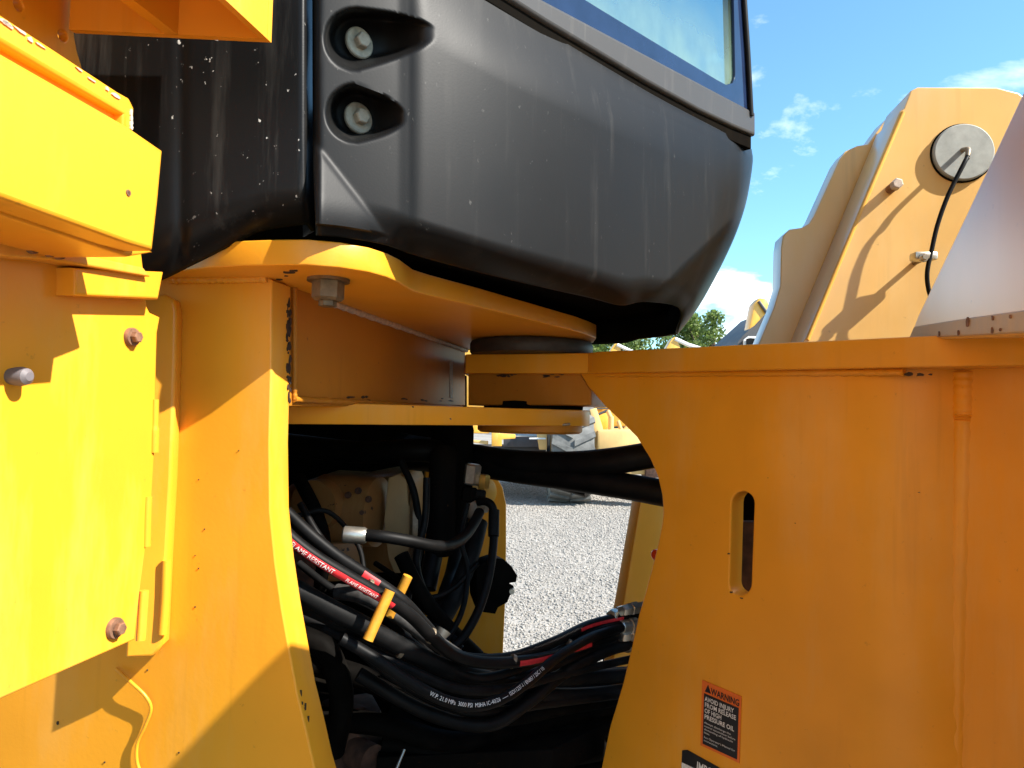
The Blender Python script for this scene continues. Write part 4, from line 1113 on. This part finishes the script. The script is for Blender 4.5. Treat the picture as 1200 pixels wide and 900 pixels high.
def wheel(parent, c, R, W, axis, mat='tyre', rim='yellow_far', lugs=22):
    c = Vector(c); ax = Vector(axis).normalized()
    t = lathe('tyre', [(R * .55, -W * .42), (R * .8, -W * .5), (R * .93, -W * .47), (R * .955, -W * .36), (R * .955, W * .36), (R * .93, W * .47), (R * .8, W * .5), (R * .55, W * .42)], c, ax, mat, parent, seg=48, caps=False, angle=50)
    if rim: lathe('rim', [(R * .1, -W * .30), (R * .5, -W * .33), (R * .56, -W * .42), (R * .56, W * .42), (R * .5, W * .33), (R * .1, W * .30)], c, ax, rim, parent, seg=32)
    up = Vector((0, 0, 1)); fw = ax.cross(up).normalized()
    V, Fc = [], []
    for i in range(lugs):
        for sgn in (-1, 1):
            a0 = 2 * math.pi * (i + (.5 if sgn > 0 else 0)) / lugs
            k0 = len(V)
            for rr in (R * .94, R):
                for (s, da) in ((0.02, .10), (.48, -.10), (.50, .02), (.02, .24)):
                    a = a0 + da * (2 * math.pi / lugs) * 3.2 * .9
                    V.append(c + ax * (sgn * s * W) + (up * math.cos(a) + fw * math.sin(a)) * rr)
            q = [(0, 1, 2, 3), (4, 7, 6, 5), (0, 4, 5, 1), (1, 5, 6, 2), (2, 6, 7, 3), (3, 7, 4, 0)]
            Fc += [tuple(k0 + x for x in f) for f in q]
    me = bpy.data.meshes.new('tread_lugs'); me.from_pydata(V, [], Fc); me.update()
    lo = link('tread_lugs', me, mat, parent, smooth=False)
    return t

# the loader's own wheels and rear hood, either side of where we stand
def wheel_part(parent, c, R, W, axis):
    w = lathe('wheel', [(R * .1, -W * .30), (R * .5, -W * .33), (R * .56, -W * .42), (R * .56, W * .42), (R * .5, W * .33), (R * .1, W * .30)], c, axis, 'yellow_far', parent, seg=32)
    wheel(w, c, R, W, axis, rim=None)
wheel_part(L, (1.05, -.19, .86), .86, .6, (.743, .668, 0))
wheel_part(L, (-1.15, -.75, .86), .86, .6, (.975, -.22, 0))
box('rear_hood', (-1.62, -1.45, 2.05), (1.3, 3.4, 1.9), 'yellow', L, rz=-.22, bevel=.06)
box('rear_fender', (-1.2, -.75, 1.86), (.7, 1.9, .08), 'frame_black', L, rz=-.22, bevel=.03)
box('front_fender', (1.05, -.19, 1.85), (.62, 1.5, .05), 'frame_black', L, rz=.733, bevel=.02)
wheel_part(L, (2.05, 1.35, .86), .86, .6, (.743, .668, 0))
box('front_axle', (1.5, .5, .8), (.35, 1.6, .4), 'frame_black', L, rz=-.838, bevel=.05)
prism('bucket', [Vector((2.2, -3.0, .05)), Vector((2.9, -2.5, .05)), Vector((3.0, -2.3, .9)), Vector((2.75, -2.2, 1.35)), Vector((2.2, -1.7, 1.2)), Vector((1.9, -1.9, .5)), Vector((1.85, -2.2, .1))], (2.1, 1.9, 0), 'yellow_worn', L, bevel=.03)

# ================================================================== BACKGROUND YARD
# machine seen through the joint: a parked loader, wheels towards us
B = empty('parked_loader', (1.0, 11.4, 0))
tag(B, 'dusty yellow parked loader with a grey chevron tyre, seen through the joint behind the hoses', 'loader')
wc = P(669, 510, 11.2); wheel(B, (wc.x, 11.5, .86), .86, .66, (1, 0, 0))
wheel(B, (wc.x - 2.35, 11.5, .86), .86, .66, (1, 0, 0))
def bpoly(name, pts, d, depth, mat, parent, bevel=.01):
    return prism(name, [P(x, y, d) for x, y in pts], (0, depth, 0), mat, parent, bevel)
bpoly('chassis', [(545, 523), (640, 523), (640, 552), (545, 552)], 11.6, .8, 'dark_far', B)
bpoly('chassis_beam', [(590, 512), (642, 512), (642, 524), (590, 524)], 11.5, .2, 'dark_far', B)
bpoly('step_frame', [(551, 490), (561, 490), (561, 503), (573, 504), (573, 508), (551, 508)], 10.9, .15, 'yellow_far', B)
bpoly('step_frame', [(576, 504), (585, 504), (585, 508), (604, 509), (604, 514), (588, 515), (588, 523), (576, 523)], 10.8, .15, 'yellow_far', B)
bpoly('step_tread', [(548, 515), (572, 517), (572, 521), (548, 518)], 10.9, .1, 'beige_far', B)
bpoly('hydraulic_line', [(620, 513), (640, 513), (640, 515), (620, 515)], 10.9, .03, 'white_paint', B)
bpoly('frame_post', [(629, 508), (641, 508), (641, 527), (632, 527)], 11.0, .1, 'beige_far', B)
bpoly('fender', [(691, 480), (699, 478), (706, 500), (711, 527), (698, 527), (696, 505)], 10.9, .7, 'beige_far', B)
bpoly('bucket_back', [(700, 504), (745, 503), (757, 512), (762, 530), (700, 530)], 10.8, .9, 'beige_far', B, .04)
bpoly('rear_body', [(688, 440), (772, 440), (772, 500), (688, 500)], 11.9, 1.6, 'yellow_far', B, .03)
bpoly('body_band', [(690, 467), (720, 467), (720, 468.5), (690, 468.5)], 11.8, .05, 'dark_far', B, 0)
bpoly('body_band', [(690, 478), (725, 478), (725, 479.5), (690, 479.5)], 11.8, .05, 'dark_far', B, 0)
bpoly('body_band', [(695, 467), (697, 467), (697, 479), (695, 479)], 11.78, .05, 'dark_far', B, 0)
for (a, b, r) in (((698, 487), (712, 481), .02), ((712, 481), (716, 490), .035), ((716, 488), (716, 504), .045), ((724, 493), (729, 507), .03), ((735, 500), (728, 508), .03)):
    tube('lift_linkage', [P(*a, 11.0), P(*b, 11.0)], r, 'dark_far' if r < .03 else 'beige_far', B, straight=True, seg=8)
bpoly('linkage_plate', [(699, 486), (712, 484), (716, 500), (706, 505), (700, 500)], 11.2, .1, 'yellow_far', B)
bpoly('wood_crate', [(735, 547), (757, 543), (757, 556), (735, 556)], 11.0, .5, 'beige_far', B)  # a wooden crate standing under the loader, not one of its parts
bpoly('side_skirt', [(756, 520), (790, 520), (790, 560), (757, 560)], 10.9, .4, 'rust_dark', B)
bpoly('axle', [(560, 530), (690, 530), (690, 556), (560, 556)], 11.7, .3, 'dark_far', B)
bpoly('hood', [(520, 330 + 60), (690, 390), (690, 500), (520, 500)], 12.0, 3.0, 'yellow_far', B, .05)

# machines whose tips show above the flange
E = empty('dark_hooded_machine', (4.6, 13, 0))
tag(E, 'machine with black sloping hood and yellow bracket, above the flange beside the tower', 'machine')
bpoly('hood', [(863, 406), (866, 399), (872, 392), (905, 362), (930, 352), (930, 470), (863, 470)], 13.0, 1.8, 'dark_far', E, 0)
bpoly('hood_panel', [(872, 398), (877, 394), (893, 394), (890, 405), (872, 405)], 12.9, .06, 'white_paint', E, .0)
bpoly('vent', [(875, 397), (879, 396), (887, 397), (887, 405), (875, 405)], 12.85, .03, 'rubber', E, 0)
bpoly('yellow_bracket', [(878, 386), (884, 356), (890, 349), (899, 350), (903, 362), (884, 382)], 12.6, .3, 'yellow_far', E, .02)
tube('bracket_pin', [P(889, 353, 12.58), P(899, 367, 12.58)], .03, 'dark_far', E, straight=True, seg=8)
bpoly('lower_body', [(860, 440), (960, 440), (960, 575), (860, 575)], 13.2, 1.4, 'yellow_far', E, .05)
def boom(x, y, d, label):
    T = empty('excavator', P(x, 480, d) * 1.0); T.location.z = 0
    tag(T, label, 'excavator', 'excavators far beyond the yard')
    bpoly('boom_tip', [(x - 11, y + 16), (x - 2, y + 1), (x + 2, y), (x + 9, y + 16), (x + 12, y + 40), (x - 20, y + 40)], d, .5, 'yellow_far', T, .02)
    tube('boom_ram', [P(x + 1, y + 2, d), P(x + 16, y + 9, d), P(x + 32, y + 14, d)], .07, 'white_paint', T, straight=True, seg=10)
    bpoly('upper_body', [(x - 30, y + 40), (x + 40, y + 40), (x + 40, y + 84), (x - 30, y + 84)], d + .5, 2.5, 'yellow_far', T, .1)
    bpoly('track', [(x - 34, y + 86), (x + 44, y + 86), (x + 44, y + 122), (x - 34, y + 122)], d + .3, .6, 'dark_far', T, .1)
    return T
boom(790, 395, 24, 'excavator boom tip rising in front of the trees, nearest the cab corner')
boom(722, 402, 27, 'small boom tip half hidden under the cab, left of the other boom')

# trees behind the yard
def leaf_tree(c, h, rad, n, seed, label):
    r = np.random.default_rng(seed)
    T = empty('tree', (c[0], c[1], 0)); tag(T, label, 'tree', 'trees beyond the yard')
    trunk = [Vector((c[0], c[1], 0)), Vector((c[0] + .1, c[1], h * .3)), Vector((c[0] - .05, c[1], h * .6)), Vector((c[0], c[1], h * .9))]
    path = spline(trunk, 6); link('trunk', tube_mesh(path, [.28 * (1 - i / len(path) * .85) for i in range(len(path))], 10), 'bark', T)
    cl = []
    for k in range(26):
        a, e = r.random() * 6.283, r.random()
        zz = h * (.34 + .62 * e); rr = rad * (.25 + .75 * r.random() ** .6) * math.sqrt(max(.05, 1 - ((e - .4) / .68) ** 2))
        q = Vector((c[0] + math.cos(a) * rr, c[1] + math.sin(a) * rr, zz)); cl.append((q, rad * (.20 + .20 * r.random())))
        st = path[int(len(path) * .4 + r.random() * len(path) * .5)]
        link('limb', tube_mesh(spline([st, st.lerp(q, .5) + Vector((0, 0, -.15)), q], 4), [.07, .065, .06, .05, .045, .04, .03, .02, .012], 6), 'bark', T)
    V = np.zeros((n, 4, 3))
    idx = r.integers(0, len(cl), n)
    cc = np.array([tuple(q[0]) for q in cl])[idx]; sr = np.array([q[1] for q in cl])[idx]
    dirs = r.normal(size=(n, 3)); dirs /= np.linalg.norm(dirs, axis=1)[:, None]
    pos = cc + dirs * (sr * r.random(n) ** .45)[:, None] * np.array([1, 1, .8])
    e1 = r.normal(size=(n, 3)); e1 /= np.linalg.norm(e1, axis=1)[:, None]
    e2 = np.cross(e1, r.normal(size=(n, 3))); e2 /= np.linalg.norm(e2, axis=1)[:, None]
    s = (.07 + .08 * r.random(n))[:, None]
    V[:, 0] = pos - e1 * s; V[:, 1] = pos + e2 * s * .55; V[:, 2] = pos + e1 * s; V[:, 3] = pos - e2 * s * .55
    me = bpy.data.meshes.new('crown'); me.from_pydata(V.reshape(-1, 3).tolist(), [], np.arange(n * 4).reshape(-1, 4).tolist()); me.update()
    o = link('crown', me, 'leaf', T, smooth=False)
    return T
def tree_at(px, top, d, rad, seed, label, n=9000):
    p = P(px, top, d); leaf_tree((p.x, p.y), p.z, rad, n, seed, label)
tree_at(795, 378, 42, 2.8, 3, 'green tree right of centre under the cab corner')
tree_at(836, 366, 40, 2.8, 4, 'tallest green tree, left of the black hood')
tree_at(720, 388, 46, 3.2, 5, 'low green tree mostly hidden behind the cab')
